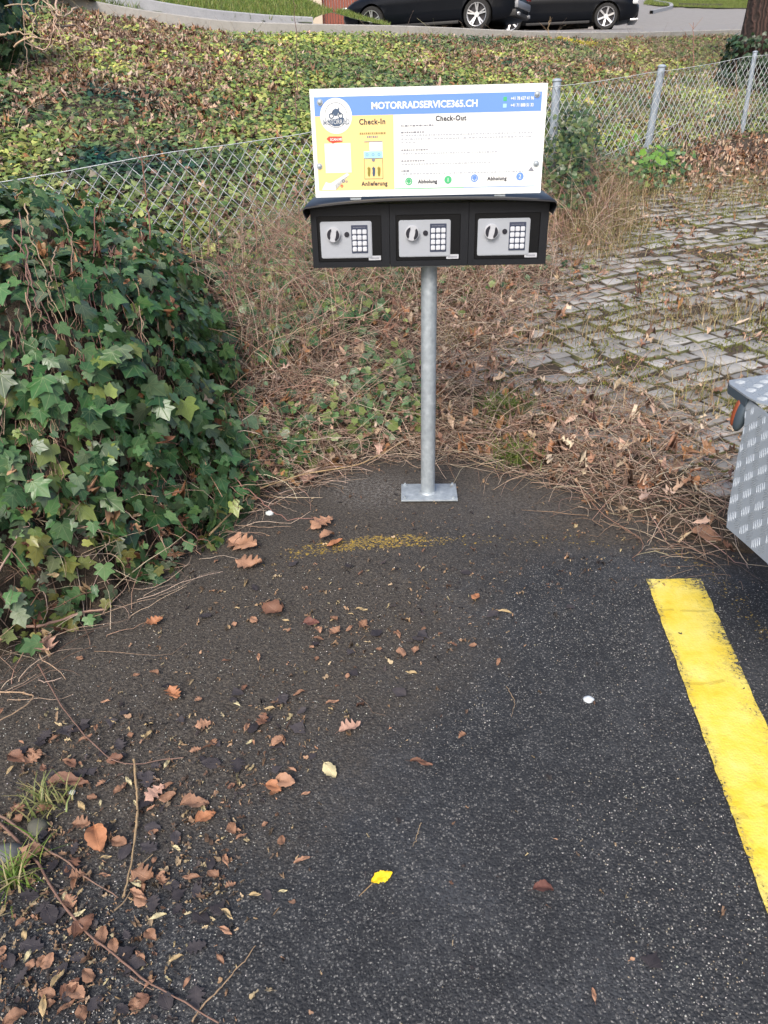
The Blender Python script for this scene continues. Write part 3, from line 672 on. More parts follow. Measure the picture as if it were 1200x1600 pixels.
def polyp(name, pts, lay, mat):
    bm = bmesh.new(); bm.faces.new([bm.verts.new((SXu(a), SY-.0004*lay, SZv(b))) for a, b in pts]); bmesh.ops.triangulate(bm, faces=bm.faces[:]); return bm_obj(name, bm, mat, sg)
text('header_lettering', 'MOTORRADSERVICE365.CH', .485, .163, .0226, 3, M_white, 1.0, .0, bold=.0007)
for t, s in ((.128, '+41 78 627 41 96'), (.188, '+41 71 888 51 33')): text('phone_number', s, .897, t, .0105, 3, M_white, .80, bold=.0003)
quadp('phone_icon', .817, .11, .832, .148, 3, M_green); quadp('phone_icon', .817, .172, .832, .206, 3, M_lblue)
# logo: motorcycle over ring and word
sdisc('logo_disc', .108, .243, .0425, 3, M_white); sdisc('logo_ring', .108, .235, .0300, 4, M_steelprint, .0288)
pts = [(-.024, -.010), (-.020, -.017), (-.006, -.024), (.008, -.0235), (.020, -.015), (.021, -.004), (.0, -.006)]
polyp('logo_base', [(.108+a/SWd, .243-b/SHt) for a, b in pts], 5, M_steelprint)
for ox, oz in ((-.0125, .0005), (.0125, .0005)): sdisc('logo_wheel', .108+ox/SWd, .243-oz/SHt, .0068, 5, M_steelprint, .0042)
polyp('logo_rider', [(.108+a/SWd, .243-b/SHt) for a, b in [(-.013, .004), (-.006, .010), (-.008, .014), (-.001, .018), (.006, .016), (.007, .021), (.010, .018), (.009, .012), (.015, .006), (.012, .002), (.006, .008), (.004, .001), (-.004, .0), (-.007, .006)]], 5, M_steelprint)
text('logo_word', 'MOTORRAD', .108, .297, .0168, 6, M_steelprint, .74, bold=.0006); text('logo_word', 'MOTORRAD', .108, .297, .0160, 7, M_white, .76, bold=-.0002)
def serif(name, s, u, t, size, lay, mat, wx=.95): return text(name, s, u, t, size, lay, mat, wx, .10, bold=.0005)
serif('heading', 'Check-In', .262, .303, .0185, 3, M_ink); serif('heading', 'Check-Out', .598, .288, .0172, 3, M_ink)
serif('caption', 'Anlieferung', .265, .877, .0150, 3, M_ink, .92); serif('caption', 'Abholung', .500, .867, .0130, 3, M_ink); serif('caption', 'Abholung', .805, .853, .0130, 3, M_ink)
polyp('red_flag', [(.062, .447), (.073, .425), (.130, .428), (.131, .477), (.092, .483), (.088, .497), (.082, .480), (.074, .475)], 3, M_red); text('flag_lettering', 'SCAN ME', .104, .455, .0086, 4, M_white, .9, bold=.0002)
quadp('white_square', .052, .49, .165, .765, 3, M_white)
polyp('white_arrow', [(.145, .77), (.155, .785), (.088, .875), (.092, .93), (.030, .925), (.050, .85), (.062, .862), (.070, .865)], 3, M_white)
for u, t, r in ((.128, .845, .0045), (.142, .850, .003), (.120, .893, .0038)): sdisc('key_icon', u, t, r, 3, M_faint if t < .88 else M_red, r*.4)
for t, u0, u1 in ((.405, .207, .318), (.437, .238, .285)):
    bm = bmesh.new(); u = u0
    while u < u1:
        wd = rng.uniform(.003, .011); box(bm, (SXu(u), SY-.0012, SZv(t+.010)), (SXu(min(u+wd, u1)), SY-.00085, SZv(t-.008))); u += wd+.003
    bm_obj('small_print', bm, plain('print_brown', (.30, .22, .08), .5, 0, .1, 8, 0) if t < .42 else M_faint, sg)
quadp('diagram_sign', .247, .487, .304, .565, 3, M_white); quadp('diagram_header', .225, .478, .304, .486, 3, M_faint); quadp('diagram_boxes', .222, .570, .304, .635, 3, M_lblue)
for j in range(3): sdisc('diagram_lock', .236+j*.026, .602, .0035, 4, M_blue, .0024)
bm = bmesh.new()
for (a, b, c_, d_) in ((.222, .64, .2235, .83), (.3025, .64, .304, .83), (.222, .828, .304, .832), (.222, .636, .304, .639)): box(bm, (SXu(a), SY-.0012, SZv(d_)), (SXu(c_), SY-.00085, SZv(b)))
bm_obj('diagram_outline', bm, M_ink, sg); sdisc('diagram_pin', .263, .65, .0045, 4, M_faint)
M_olive = plain('print_olive', (.24, .20, .03), .5, 0, .1, 8, 0)
for u, mt_ in ((.242, M_olive), (.263, M_steelprint), (.286, M_olive)): polyp('diagram_motorcycle', [(u, .71), (u+.004, .725), (u+.007, .722), (u+.004, .745), (u+.006, .775), (u+.004, .80), (u, .81), (u-.004, .80), (u-.006, .775), (u-.004, .745), (u-.007, .722), (u-.004, .725)], 4, mt_)
def fine(t, u0, u1, h=.009, mat=None):
    bm = bmesh.new(); u = u0
    while u < u1:
        wd = rng.uniform(.002, .013)
        hh = h*rng.uniform(.6, 1.0); box(bm, (SXu(u), SY-.0008, SZv(t+hh)), (SXu(min(u+wd, u1)), SY-.00045, SZv(t-hh))); u += wd+.0035
    bm_obj('small_print', bm, mat or M_faint2, sg)
M_faint2 = plain('print_pale_grey', (.40, .43, .48), .5, 0, .1, 8, 0)
for t, a, b, mt_ in ((.345, .385, .525, M_faint), (.405, .385, .488, M_faint), (.432, .385, .95, None), (.466, .385, .95, None), (.497, .385, .455, None), (.567, .385, .50, M_faint), (.60, .385, .80, None), (.668, .385, .486, M_faint), (.698, .385, .772, None), (.762, .385, .425, M_faint), (.79, .385, .92, None)): fine(t, a, b, mat=mt_)
polyp('warning_triangle', [(.952, .745), (.965, .79), (.939, .79)], 2, M_faint)
for u, t, mt_ in ((.417, .862, M_green), (.706, .845, M_blue)):
    sdisc('arrow_ring', u, t, .0098, 2, mt_, .0068); polyp('down_arrow', [(u-.005, t-.022), (u+.005, t-.022), (u+.005, t+.0), (u+.010, t+.0), (u, t+.026), (u-.010, t+.0), (u-.005, t+.0)], 2, mt_)
sdisc('number_disc', .590, .855, .0100, 2, M_green); text('number', '1', .590, .857, .0150, 3, M_white); sdisc('number_disc', .905, .838, .0100, 2, M_blue); text('number', '2', .905, .840, .0150, 3, M_white)
quadp('rule', .355, .9275, .66, .9345, 1, M_green); quadp('rule', .6602, .9275, .97, .9345, 1, M_blue)
for u, t in ((.042, .118), (.958, .095), (.025, .70), (.972, .72)):
    bm = bmesh.new(); g = bmesh.ops.create_uvsphere(bm, u_segments=20, v_segments=10, radius=.0062); bmesh.ops.scale(bm, vec=(1, .6, 1), verts=g['verts']); disc(bm, 0, 0, .0078, -.0006, .0012, 24); bmesh.ops.translate(bm, vec=(SXu(u), SY-.002, SZv(t)), verts=bm.verts); bm_obj('sign_bolt', bm, M_galv, sg, True)
print('stand ok')

# ------------------------------------------------------------------ cars
q = NT('car_paint_dark'); v = q.obj(); n = q.noise(3, 4, .6, v); q.set(Base_Color=q.mix(n, (.0025, .0035, .006), (.005, .0065, .010)), Roughness=.3, Specular_IOR_Level=.14, Coat_Weight=.04, Coat_Roughness=.1); M_paint = q.m
M_glass = plain('car_glass', (.01, .012, .014), .08, 0, .05, 5, 0); M_tyre = plain('tyre', (.015, .015, .015), .85, 0, .2, 60, .3, .002); M_rimd = plain('rim_dark', (.03, .03, .035), .4, .6); M_rim = plain('rim_silver', (.55, .56, .58), .35, .7); M_trim = plain('black_trim', (.01, .01, .011), .6); M_tail = plain('tail_lamp', (.30, .02, .02), .2); M_head = plain('head_lamp', (.55, .58, .6), .15, .2); M_diff = plain('bumper_grey', (.20, .21, .23), .4, .2); M_plate = plain('plate_white', (.75, .75, .75), .4)
def make_car(name, label, L, Wd, wr, xf, xr, rimmat, spokes):
    root = tag(empty(name, (0, 0, 0)), label, 'car', 'dark cars parked above the bank')
    # stations along x: front at +
    def top(x):
        t = x/L
        return float(np.interp(t, [-.5, -.47, -.40, -.30, 0, .22, .40, .47, .5], [.62, .92, .99, 1.0, .98, .94, .84, .72, .55]))
    def halfw(x): return Wd/2*float(np.interp(abs(x)/L, [0, .3, .42, .47, .5], [1, .99, .93, .80, .60]))
    def bot(x): return float(np.interp(abs(x)/L, [0, .38, .46, .5], [.20, .20, .24, .36]))
    bm = bmesh.new(); prev = None
    for x in np.linspace(-L/2, L/2, 41):
        h = halfw(x); zt = top(x); zb = bot(x)
        half = [(0, zb), (h*.86, zb), (h*.96, zb+.08), (h, zb+(zt-zb)*.35), (h*.985, zb+(zt-zb)*.58), (h*1.0, zb+(zt-zb)*.66), (h*.96, zb+(zt-zb)*.86), (h*.86, zt-.01), (h*.5, zt+.02), (0, zt+.03)]
        ring = [bm.verts.new((x, y, z)) for y, z in half]+[bm.verts.new((x, -y, z)) for y, z in half[-2:0:-1]]
        if prev:
            for i in range(len(ring)): j = (i+1) % len(ring); bm.faces.new((prev[i], prev[j], ring[j], ring[i]))
        else: bm.faces.new(ring)
        prev = ring
    bm.faces.new(prev[::-1]); bmesh.ops.recalc_face_normals(bm, faces=bm.faces)
    me = bpy.data.meshes.new('b'); bm.to_mesh(me); bm.free(); tmp = bpy.data.objects.new('tmp', me); C.objects.link(tmp)
    bm = bmesh.new()
    for x in (xf, xr):
        for s in (-1, 1): cyl(bm, (x, s*(Wd/2-.02), wr), wr+.055, .52, 'Y', 40)
    cm = bpy.data.meshes.new('c'); bm.to_mesh(cm); bm.free(); cut = bpy.data.objects.new('cut', cm); C.objects.link(cut)
    md = tmp.modifiers.new('b', 'BOOLEAN'); md.operation = 'DIFFERENCE'; md.object = cut; md.solver = 'EXACT'
    bpy.context.view_layer.update(); dg = bpy.context.evaluated_depsgraph_get(); nm = bpy.data.meshes.new_from_object(tmp.evaluated_get(dg)); bpy.data.objects.remove(tmp); bpy.data.objects.remove(cut)
    nm.materials.clear(); b = link('body', nm, M_paint, root); nm.polygons.foreach_set('use_smooth', [True]*len(nm.polygons)); nm.set_sharp_from_angle(angle=R(40))
    # cabin
    bm = bmesh.new(); prev = None
    for t, z, hw in ((-.44, .97, .74), (-.30, 1.30, .66), (-.18, 1.40, .63), (0, 1.44, .62), (.10, 1.40, .63), (.27, .96, .76)):
        x = t*L; h = Wd/2; ring = [bm.verts.new((x, s*h*a, zz)) for s, a, zz in ((-1, .88, .93), (-1, hw+.05, z-.05 if z > 1 else z), (-1, hw-.1, z), (1, hw-.1, z), (1, hw+.05, z-.05 if z > 1 else z), (1, .88, .93))]
        if prev:
            for i in range(5): bm.faces.new((prev[i], prev[i+1], ring[i+1], ring[i]))
        prev = ring
    bmesh.ops.recalc_face_normals(bm, faces=bm.faces); bm_obj('windows', bm, M_glass, root, True)
    bm = bmesh.new(); prev = None
    for t, z, hw in ((-.31, 1.29, .60), (-.18, 1.405, .585), (0, 1.447, .575), (.10, 1.405, .58)):
        ring = [bm.verts.new((t*L, s*Wd/2*hw, z+.01)) for s in (-1, 0, 1)]
        if prev: bm.faces.new((prev[0], prev[1], ring[1], ring[0])); bm.faces.new((prev[1], prev[2], ring[2], ring[1]))
        prev = ring
    g = bmesh.ops.extrude_face_region(bm, geom=bm.faces[:]); bmesh.ops.translate(bm, vec=(0, 0, .02), verts=[e for e in g['geom'] if isinstance(e, bmesh.types.BMVert)]); bmesh.ops.recalc_face_normals(bm, faces=bm.faces); bm_obj('roof', bm, M_paint, root, True)
    # sills, door seams, handles
    for s in (-1, 1):
        boxo('sill', (xr+wr+.12, s*(Wd/2-.03)-.03, .17), (xf-wr-.12, s*(Wd/2-.03)+.03, .235), M_trim, root, .01)
        for x in (-.05*L, ): boxo('door_handle', (x-.08, s*(Wd/2+.004)-.012, .80), (x+.08, s*(Wd/2+.004)+.012, .825), M_trim, root, .006)
    for x in (xf, xr):
        for s in (-1, 1):
            yc = s*(Wd/2-.125); bm = bmesh.new(); n = 48
            prof = [(wr*.74, -.11), (wr*.95, -.115), (wr, -.085), (wr, .085), (wr*.95, .115), (wr*.74, .11)]
            rings = [[bm.verts.new((r*math.cos(k*2*math.pi/n), yy, r*math.sin(k*2*math.pi/n))) for k in range(n)] for r, yy in prof]
            for a in range(6):
                for k in range(n): bm.faces.new((rings[a][k], rings[a][(k+1) % n], rings[(a+1) % 6][(k+1) % n], rings[(a+1) % 6][k]))
            bmesh.ops.recalc_face_normals(bm, faces=bm.faces); bmesh.ops.translate(bm, vec=(x, yc, wr), verts=bm.verts)
            ty = bm_obj('wheel', bm, M_tyre, root, True)
            bm = bmesh.new(); rr_ = wr*.755; o_ = s*.105
            prof = [(rr_, o_), (rr_*.97, o_+s*.008), (rr_*.92, o_), (rr_*.90, o_-s*.09)]
            rings = [[bm.verts.new((r*math.cos(k*2*math.pi/n), yy, r*math.sin(k*2*math.pi/n))) for k in range(n)] for r, yy in prof]
            for a in range(3):
                for k in range(n): bm.faces.new((rings[a][k], rings[a][(k+1) % n], rings[a+1][(k+1) % n], rings[a+1][k]))
            for k in range(spokes):
                t0 = k*2*math.pi/spokes+.3
                for dt in ((-.12, .12) if spokes == 5 else (0,)):
                    for w_ in (1,):
                        ca, sa = math.cos(t0), math.sin(t0); e1 = (math.cos(t0+dt*1.2)*rr_*.95, math.sin(t0+dt*1.2)*rr_*.95); e0 = (math.cos(t0+dt*.4)*.05, math.sin(t0+dt*.4)*.05)
                        px_, pz_ = -(e1[1]-e0[1]), (e1[0]-e0[0]); l_ = math.hypot(px_, pz_); hw_ = .016 if spokes == 5 else .024; px_ *= hw_/l_; pz_ *= hw_/l_
                        vs_ = [bm.verts.new((a[0]+g_*px_, yy, a[1]+g_*pz_)) for a, yb in ((e0, o_-s*.035), (e1, o_-s*.002)) for g_ in (-1, 1) for yy in (yb, yb-s*.03)]
                        for f in ((0, 1, 3, 2), (4, 6, 7, 5), (0, 4, 5, 1), (2, 3, 7, 6), (0, 2, 6, 4), (1, 5, 7, 3)): bm.faces.new([vs_[i] for i in f])
            cyl(bm, (0, o_-s*.035, 0), .06, .03, 'Y', 20); bmesh.ops.recalc_face_normals(bm, faces=bm.faces); bmesh.ops.translate(bm, vec=(x, yc, wr), verts=bm.verts); bm_obj('rim', bm, rimmat, ty, True)
            bm = bmesh.new(); cyl(bm, (x, yc+s*.02, wr), rr_*.9, .02, 'Y', 32); bm_obj('brake_disc', bm, M_rimd, ty)
    # rear
    for s in (-1, 1):
        bm = bmesh.new(); box(bm, (-L/2-.015, s*.55-.17, .66), (-L/2+.16, s*.55+.17, .78)); bmesh.ops.recalc_face_normals(bm, faces=bm.faces); bm_obj('tail_light', bm, M_tail, root, True, .03)
        bm = bmesh.new(); box(bm, (L/2-.20, s*.58-.17, .58), (L/2-.045, s*.58+.16, .70)); bmesh.ops.recalc_face_normals(bm, faces=bm.faces); bm_obj('headlight', bm, M_head, root, True, .035)
        for dy in (-.045, .045):
            bm = bmesh.new(); cyl(bm, (-L/2+.03, s*.50+dy, .33), .036, .14, 'X', 20); bm_obj('exhaust_pipe', bm, M_rim, root, True)
    boxo('rear_bumper', (-L/2-.03, -.62, .44), (-L/2+.10, .62, .60), M_diff, root, .03)
    boxo('diffuser', (-L/2+.0, -.66, .27), (-L/2+.2, .66, .42), M_trim, root, .03)
    boxo('front_grille', (L/2-.06, -.42, .30), (L/2+.004, .42, .60), M_trim, root, .03)
    boxo('front_lip', (L/2-.22, -.72, .20), (L/2-.0, .72, .25), M_rim, root, .012)
    boxo('number_plate', (L/2+.004, -.25, .40), (L/2+.015, .25, .51), M_plate, root, .003)
    return root
def place_car(root, wheel_px, wheel_local, zdist, heading):
    """put the near-side wheel's contact point where the photo has it"""
    P = at(*wheel_px, zdist); h = Vector((math.cos(heading), math.sin(heading), 0)); lf = Vector((-math.sin(heading), math.cos(heading), 0))
    gz = float(up_z(P[0], P[1])); o = Vector((P[0], P[1], 0))-h*wheel_local[0]-lf*wheel_local[1]
    root.location = (o.x, o.y, gz); root.rotation_euler = (0, 0, heading)
# car one: nose away to the left, tail towards us at the right
Lc, Wc = 4.7, 1.84
c1 = make_car('parked_car', 'dark car on the left above the bank, its tail with twin exhausts towards us', Lc, Wc, .335, 1.40, -1.42, M_rim, 5)
place_car(c1, (744, 35), (-1.42, Wc/2-.02), 18.5, R(156))
c2 = make_car('parked_car', 'black car on the right above the bank, its bright alloy wheel and nose in view', 4.4, 1.78, .315, 1.32, -1.30, M_rim, 6)
place_car(c2, (946, 34), (1.32, -(1.78/2-.02)), 21, R(-13))
p = at(503, 16, 23); hs.location = (p[0], p[1], float(up_z(p[0], p[1]))); hs.rotation_euler = (0, 0, R(8))
print('cars ok')

# ------------------------------------------------------------------ fence
fp = spline([tuple(p) for p in FTOP], 400); seglen = np.r_[0, np.cumsum(np.linalg.norm(np.diff(fp[:, :2], axis=0), axis=1))]; FL = seglen[-1]
def fpt(s): return np.stack([np.interp(s, seglen, fp[:, i]) for i in range(3)], -1)
def fnorm(s):
    t = fpt(s+.02)-fpt(s-.02); t[..., 2] = 0; t /= np.linalg.norm(t, axis=-1, keepdims=True); return np.stack([t[..., 1], -t[..., 0], np.zeros_like(t[..., 0])], -1)
def s_at_px(px):
    s = np.linspace(.03, FL-.03, 800); a, b, c = proj(fpt(s)); return s[np.argmin(abs(a-px))]
posts = [s_at_px(x) for x in (690, 876, 1040, 1185)]+[s_at_px(-150)]
fence = tag(empty('chain_link_fence', tuple(fpt(np.array(posts[1]))-np.array([0, 0, .7]))), 'sagging galvanised chain-link fence running along the foot of the ivy bank', 'fence')
fo = np.array(fence.location)
M_wire = plain('fence_wire', (.60, .63, .65), .5, .15, .3, 30, 0)
M_post = plain('fence_post_paint', (.30, .35, .41), .6, .2, .25, 20, .1, .002)
pp = .082
def sag(s): return -.012*np.abs(np.sin(s*2.1))-.018*fbm(s*1.3, s*0+3)+.01
hh = .78; nw = int(FL/(pp/2)); nk = int(hh/(pp*.5))+1
S = np.arange(1, nw-1)[:, None]*(pp/2); K = np.arange(nk)[None]
even = (np.arange(1, nw-1)[:, None] % 2)
ss = S+np.where((K+even) % 2 == 0, 0, 1)*(pp/2); ss = ss+.012*(fbm(S*3+K*.2, K*.35)-.5)
base = fpt(ss); base[..., 2] += sag(ss)-K*(pp*.52)
bul = (fbm(ss*1.4, K*.12+9)-.5)*.10*np.minimum(K/4, 1)+np.where((K % 2) == 0, .0014, -.0014); base += fnorm(ss)*bul[..., None]
tubes('wire_mesh', base-fo, np.full(base.shape[:2], .0031), None, M_wire, 3, fence)
s = np.linspace(.02, FL-.02, 300); b = fpt(s); b[:, 2] += sag(s)+.002
tubes('top_wire', (b-fo)[None], np.full((1, 300), .0022), None, M_wire, 5, fence)
s = np.linspace(posts[1]-.1, posts[2]+.3, 40); b = fpt(s); b[:, 2] += -.52+np.linspace(-.12, .10, 40)
tubes('loose_wire', (b-fo+fnorm(s)*.03)[None], np.full((1, 40), .002), None, M_wire, 5, fence)
for i, s in enumerate(posts):
    b = fpt(np.array(s)); bm = bmesh.new(); r_ = .033 if i != 3 else .022; off = fnorm(np.array(s))*-.04
    bmesh.ops.create_cone(bm, cap_ends=True, segments=20, radius1=r_, radius2=r_*.93, depth=1.15); bmesh.ops.translate(bm, vec=(0, 0, -.545), verts=bm.verts)
    g = bmesh.ops.create_uvsphere(bm, u_segments=16, v_segments=8, radius=r_*1.12); bmesh.ops.scale(bm, vec=(1, 1, .5), verts=g['verts']); bmesh.ops.translate(bm, vec=(0, 0, .03), verts=g['verts'])
    po = bm_obj('post', bm, M_post, fence, True); po.location = tuple(b+off-fo); po.rotation_euler = (R(random.uniform(-2, 2)), R(3 if i == 2 else 0), 0)
print('fence ok')

# ------------------------------------------------------------------ ivy hump in the foreground
GREEN = [(.022, .062, .024), (.038, .098, .034), (.058, .13, .044), (.085, .165, .062), (.10, .15, .085), (.17, .22, .06)]
def downhill_ang(n, spread=.8): return math.pi+rng.normal(0, spread, n)
bush = tag(empty('ivy_bush', (-1.0, 2.1, .4)), 'dense dark green ivy mound spilling over the left edge of the asphalt', 'ivy bush'); bo = np.array(bush.location)
def dB(px, py, x, y, z):
    da, df, dw, ph = rinfo(x, y); return (da > -.03)*(df < .05)*(1-sstep(-.265, -.18, ph+(fbm(x*4, y*4)-.5)*.14))*np.clip(.42+1.5*sstep(.38, .56, fbm(x*6+z*5, y*6+z*4, 3)), 0, 1)*np.where(py > 880, .9, 1)
P, N = sample(13500, dB, 4.2, (-.95, -.12), .9)
d = rng.random(len(P)); off = .10*d**1.3+.03*(fbm(P[:, 0]*7, P[:, 2]*7)-.4)*3*.3
nN = N*np.array([1, 1, .9]); n_ = len(P); off = off+.05*sstep(.45, .7, fbm(P[:, 0]*5+P[:, 2]*6, P[:, 1]*5, 3)); out = P+N*off[:, None]
pxx, pyy, _ = proj(P)
S = (.026+.046*rng.random(n_)**1.1)*np.where(pyy > 830, .75, 1)*np.interp(pyy, [330, 480], [.75, 1])
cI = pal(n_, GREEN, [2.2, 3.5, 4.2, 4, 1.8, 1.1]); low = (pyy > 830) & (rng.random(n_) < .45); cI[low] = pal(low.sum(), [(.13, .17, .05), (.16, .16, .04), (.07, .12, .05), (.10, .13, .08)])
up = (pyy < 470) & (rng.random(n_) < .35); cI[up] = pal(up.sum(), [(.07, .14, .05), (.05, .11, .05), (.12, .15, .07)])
Nn = tilt(nN+np.array([0, -.15, .3])*.8, .46)
hv = rng.random(n_) < .8
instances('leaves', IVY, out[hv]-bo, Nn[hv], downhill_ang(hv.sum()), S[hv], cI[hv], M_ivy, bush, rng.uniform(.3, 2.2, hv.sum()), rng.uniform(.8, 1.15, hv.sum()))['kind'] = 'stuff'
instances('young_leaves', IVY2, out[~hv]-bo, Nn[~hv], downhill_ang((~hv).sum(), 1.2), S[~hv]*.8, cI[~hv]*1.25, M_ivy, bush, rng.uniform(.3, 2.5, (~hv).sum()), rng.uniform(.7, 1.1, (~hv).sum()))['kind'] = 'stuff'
# brown leaves caught in the ivy
P, N = sample(900, lambda px, py, x, y, z: dB(px, py, x, y, z)*(.28+.85*(py > 780)+.6*blob(px, py, 190, 410, 130, 60, .8)), 4.2, (-.95, -.12), .9)
n_ = len(P); crumpled('withered_leaves', P+N*rng.uniform(.04, .12, n_)[:, None]-bo, tilt(N, .6), rng.uniform(0, 6.28, n_), rng.uniform(.015, .045, n_), pal(n_, [(.20, .09, .04), (.28, .16, .09), (.34, .24, .14), (.13, .06, .035)]), M_dead, bush, rng.uniform(1, 4, n_), rng.uniform(.8, 1.5, n_))['kind'] = 'stuff'
# runners draped over the hump
def surf_path(pts, n=26, lift=.05, wob=.012):
    q_ = spline([tuple(hit(*p)) for p in pts], n); q_[:, 2] += lift; q_ += rng.normal(0, wob, q_.shape)*np.linspace(.3, 1, n)[:, None]; return q_
st_paths = []
for k in range(70):
    x0 = rng.uniform(-20, 360); y0_ = rng.uniform(600, 860-x0*.15); a_ = rng.normal(.6, .8); L_ = rng.uniform(60, 220)
    st_paths.append(surf_path([(x0, y0_), (x0+L_*.5*math.sin(a_)+rng.normal(0, 12), y0_+L_*.5*abs(math.cos(a_))), (x0+L_*math.sin(a_), min(y0_+L_*abs(math.cos(a_)), 960-(x0)*.3))], 22, rng.uniform(.05, .11), .006))
for k in range(120):
    x0 = rng.uniform(0, 400); y0_ = rng.uniform(360, 640); dx = rng.normal(15, 45); L_ = rng.uniform(120, 330)
    st_paths.append(surf_path([(x0, y0_), (x0+dx*.5+rng.normal(0, 14), y0_+L_*.5), (x0+dx, min(y0_+L_, 900-(x0+dx)*.2))], 22, rng.uniform(.06, .15), .008))
tubes('runners', np.array(st_paths)-bo, rng.uniform(.0011, .0027, len(st_paths)), pal(len(st_paths), [(.14, .07, .05), (.26, .17, .12), (.34, .26, .17), (.20, .11, .09)]), M_stem, 5, bush)['kind'] = 'stuff'
print('bush ok')

# ------------------------------------------------------------------ ground cover
def bankmask(x, y): da, df, dw, ph = rinfo(x, y); return (df > -.12)*(dw > .10)
def brown(px, py): return np.clip(blob(px, py, 150, 140, 190, 75, .9)*.72+blob(px, py, 340, 110, 90, 60, .9)*.3+blob(px, py, 170, 50, 130, 30, .8)*.7+blob(px, py, 760, 92, 130, 40, .8)*.4+blob(px, py, 940, 100, 90, 40, .8)*.4, 0, 1)
def rightdry(px, py): return sstep(820, 1000, px)*.9
def dG(px, py, x, y, z):
    n = fbm(x*2.6+3, y*2.6, 3); return bankmask(x, y)*np.clip((1-.86*brown(px, py))*(1-.6*rightdry(px, py))*(1-.35*sstep(90, 40, py)*0)*sstep(.22, .42, n+.08), 0, 1)
P, N = sample(150000, dG, 21, (-.66, .66), 2.4); n_ = len(P); px_, py_, zz_ = proj(P)
cC = pal(n_, [(.07, .13, .035), (.14, .21, .055), (.22, .29, .08), (.28, .33, .10), (.35, .36, .12), (.09, .15, .07), (.24, .18, .11)], [1.6, 3, 3.2, 2.6, .9, 1.5, .8], .3)
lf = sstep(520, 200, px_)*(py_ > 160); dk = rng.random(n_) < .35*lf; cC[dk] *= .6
yl = (fbm(P[:, 0]*1.3, P[:, 1]*1.3, 3)-.5)[:, None]; cC = np.clip(cC*(1+yl*np.array([2.6, 2.0, 1.0])), .005, 1)
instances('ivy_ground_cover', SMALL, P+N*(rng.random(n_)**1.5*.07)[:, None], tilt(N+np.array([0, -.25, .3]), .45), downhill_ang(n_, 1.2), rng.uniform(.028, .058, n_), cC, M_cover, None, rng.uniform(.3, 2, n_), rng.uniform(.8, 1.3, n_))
tag(bpy.data.objects['ivy_ground_cover'], 'low yellow-green ivy carpeting the bank behind the fence', 'ground cover', kind='stuff')
# dead leaves on the bank and slopes
DEAD = [(.36, .24, .17), (.28, .16, .10), (.46, .33, .24), (.18, .10, .065), (.30, .15, .07), (.50, .39, .30), (.13, .08, .06)]
def dD(px, py, x, y, z):
    da, df, dw, ph = rinfo(x, y); b = bankmask(x, y)
    n = fbm(x*3+9, y*3, 3)
    return np.clip(b*(brown(px, py)*1.0+.07+.07*rightdry(px, py))*sstep(.25, .55, n), 0, 1)
P, N = sample(17000, dD, 20, (-.66, .66), 2.4); n_ = len(P)
crumpled('leaf_litter', P+N*(rng.random(n_)*.05)[:, None], tilt(N, .4), rng.uniform(0, 6.28, n_), rng.uniform(.03, .075, n_), pal(n_, DEAD), M_dead, None, rng.uniform(.5, 3, n_), rng.uniform(.9, 1.7, n_))
tag(bpy.data.objects['leaf_litter'], 'brown dead leaves lying thick on the bank at the upper left', 'leaf litter', kind='stuff')
EDGE = lambda px, py: np.clip(blob(px, py, 560, 600, 210, 150, .6)+blob(px, py, 860, 690, 170, 60, .6)+.45*blob(px, py, 1050, 785, 140, 50, .6)+blob(px, py, 620, 480, 190, 90, .6)*.8+blob(px, py, 430, 700, 90, 90, .6)+blob(px, py, 980, 715, 120, 50, .6)*.5, 0, 1)
def dS(px, py, x, y, z):
    da, df, dw, ph = rinfo(x, y); return (da > -.06)*(df < .05)*(ph > -.27)*np.clip(EDGE(px, py)+.75*blob(px, py, 1130, 245, 230, 50, .6)+.3*blob(px, py, 780, 480, 120, 80, .7)+.05, 0, 1)
P, N = sample(4200, dS, 9, (-.3, .62), 1.9); n_ = len(P)
crumpled('slope_leaf_litter', P+N*(.02+rng.random(n_)*.06)[:, None], tilt(N, .5), rng.uniform(0, 6.28, n_), rng.uniform(.012, .048, n_), pal(n_, DEAD), M_dead, None, rng.uniform(.5, 4, n_), rng.uniform(.8, 1.7, n_))
tag(bpy.data.objects['slope_leaf_litter'], 'curled brown leaves strewn over the slope around the post and along the paving edge', 'leaf litter', kind='stuff')
# darker green leaves: fence-foot ivy and patches in the slope
def dV(px, py, x, y, z):
    da, df, dw, ph = rinfo(x, y)
    a = np.clip(blob(px, py, 500, 445, 110, 75, .5)*1.3+blob(px, py, 885, 255, 42, 75, .5)*1.3+blob(px, py, 600, 640, 60, 60, .6)*.8+blob(px, py, 540, 500, 150, 60, .6)*.10+blob(px, py, 470, 700, 120, 60, .6)*.5+blob(px, py, 350, 760, 90, 60, .6)*.4+blob(px, py, 425, 520, 60, 60, .6)*.7+blob(px, py, 640, 430, 200, 40, .6)*.15+blob(px, py, 1010, 265, 60, 30, .6)*.4, 0, 1)
    return a*(da > 0)*(df < .25)*(ph > -.27)
P, N = sample(5600, dV, 9, (-.3, .6), 1.9); n_ = len(P); px_, py_, _ = proj(P); cl = blob(px_, py_, 885, 255, 45, 90, .5)
hgt = (rng.random(n_)*.10+rng.random(n_)*.45*cl)[:, None]
instances('fence_ivy', IVY2, P+np.array([0, -.1, 1])*hgt, tilt(N+np.array([0, -.8, .2]), .5), downhill_ang(n_, .9), rng.uniform(.022, .052, n_), pal(n_, GREEN+[(.13, .18, .05)], None, .3)*np.where(cl > .3, .55, 1)[:, None], M_ivy, None, rng.uniform(.3, 2.5, n_), rng.uniform(.8, 1.3, n_))
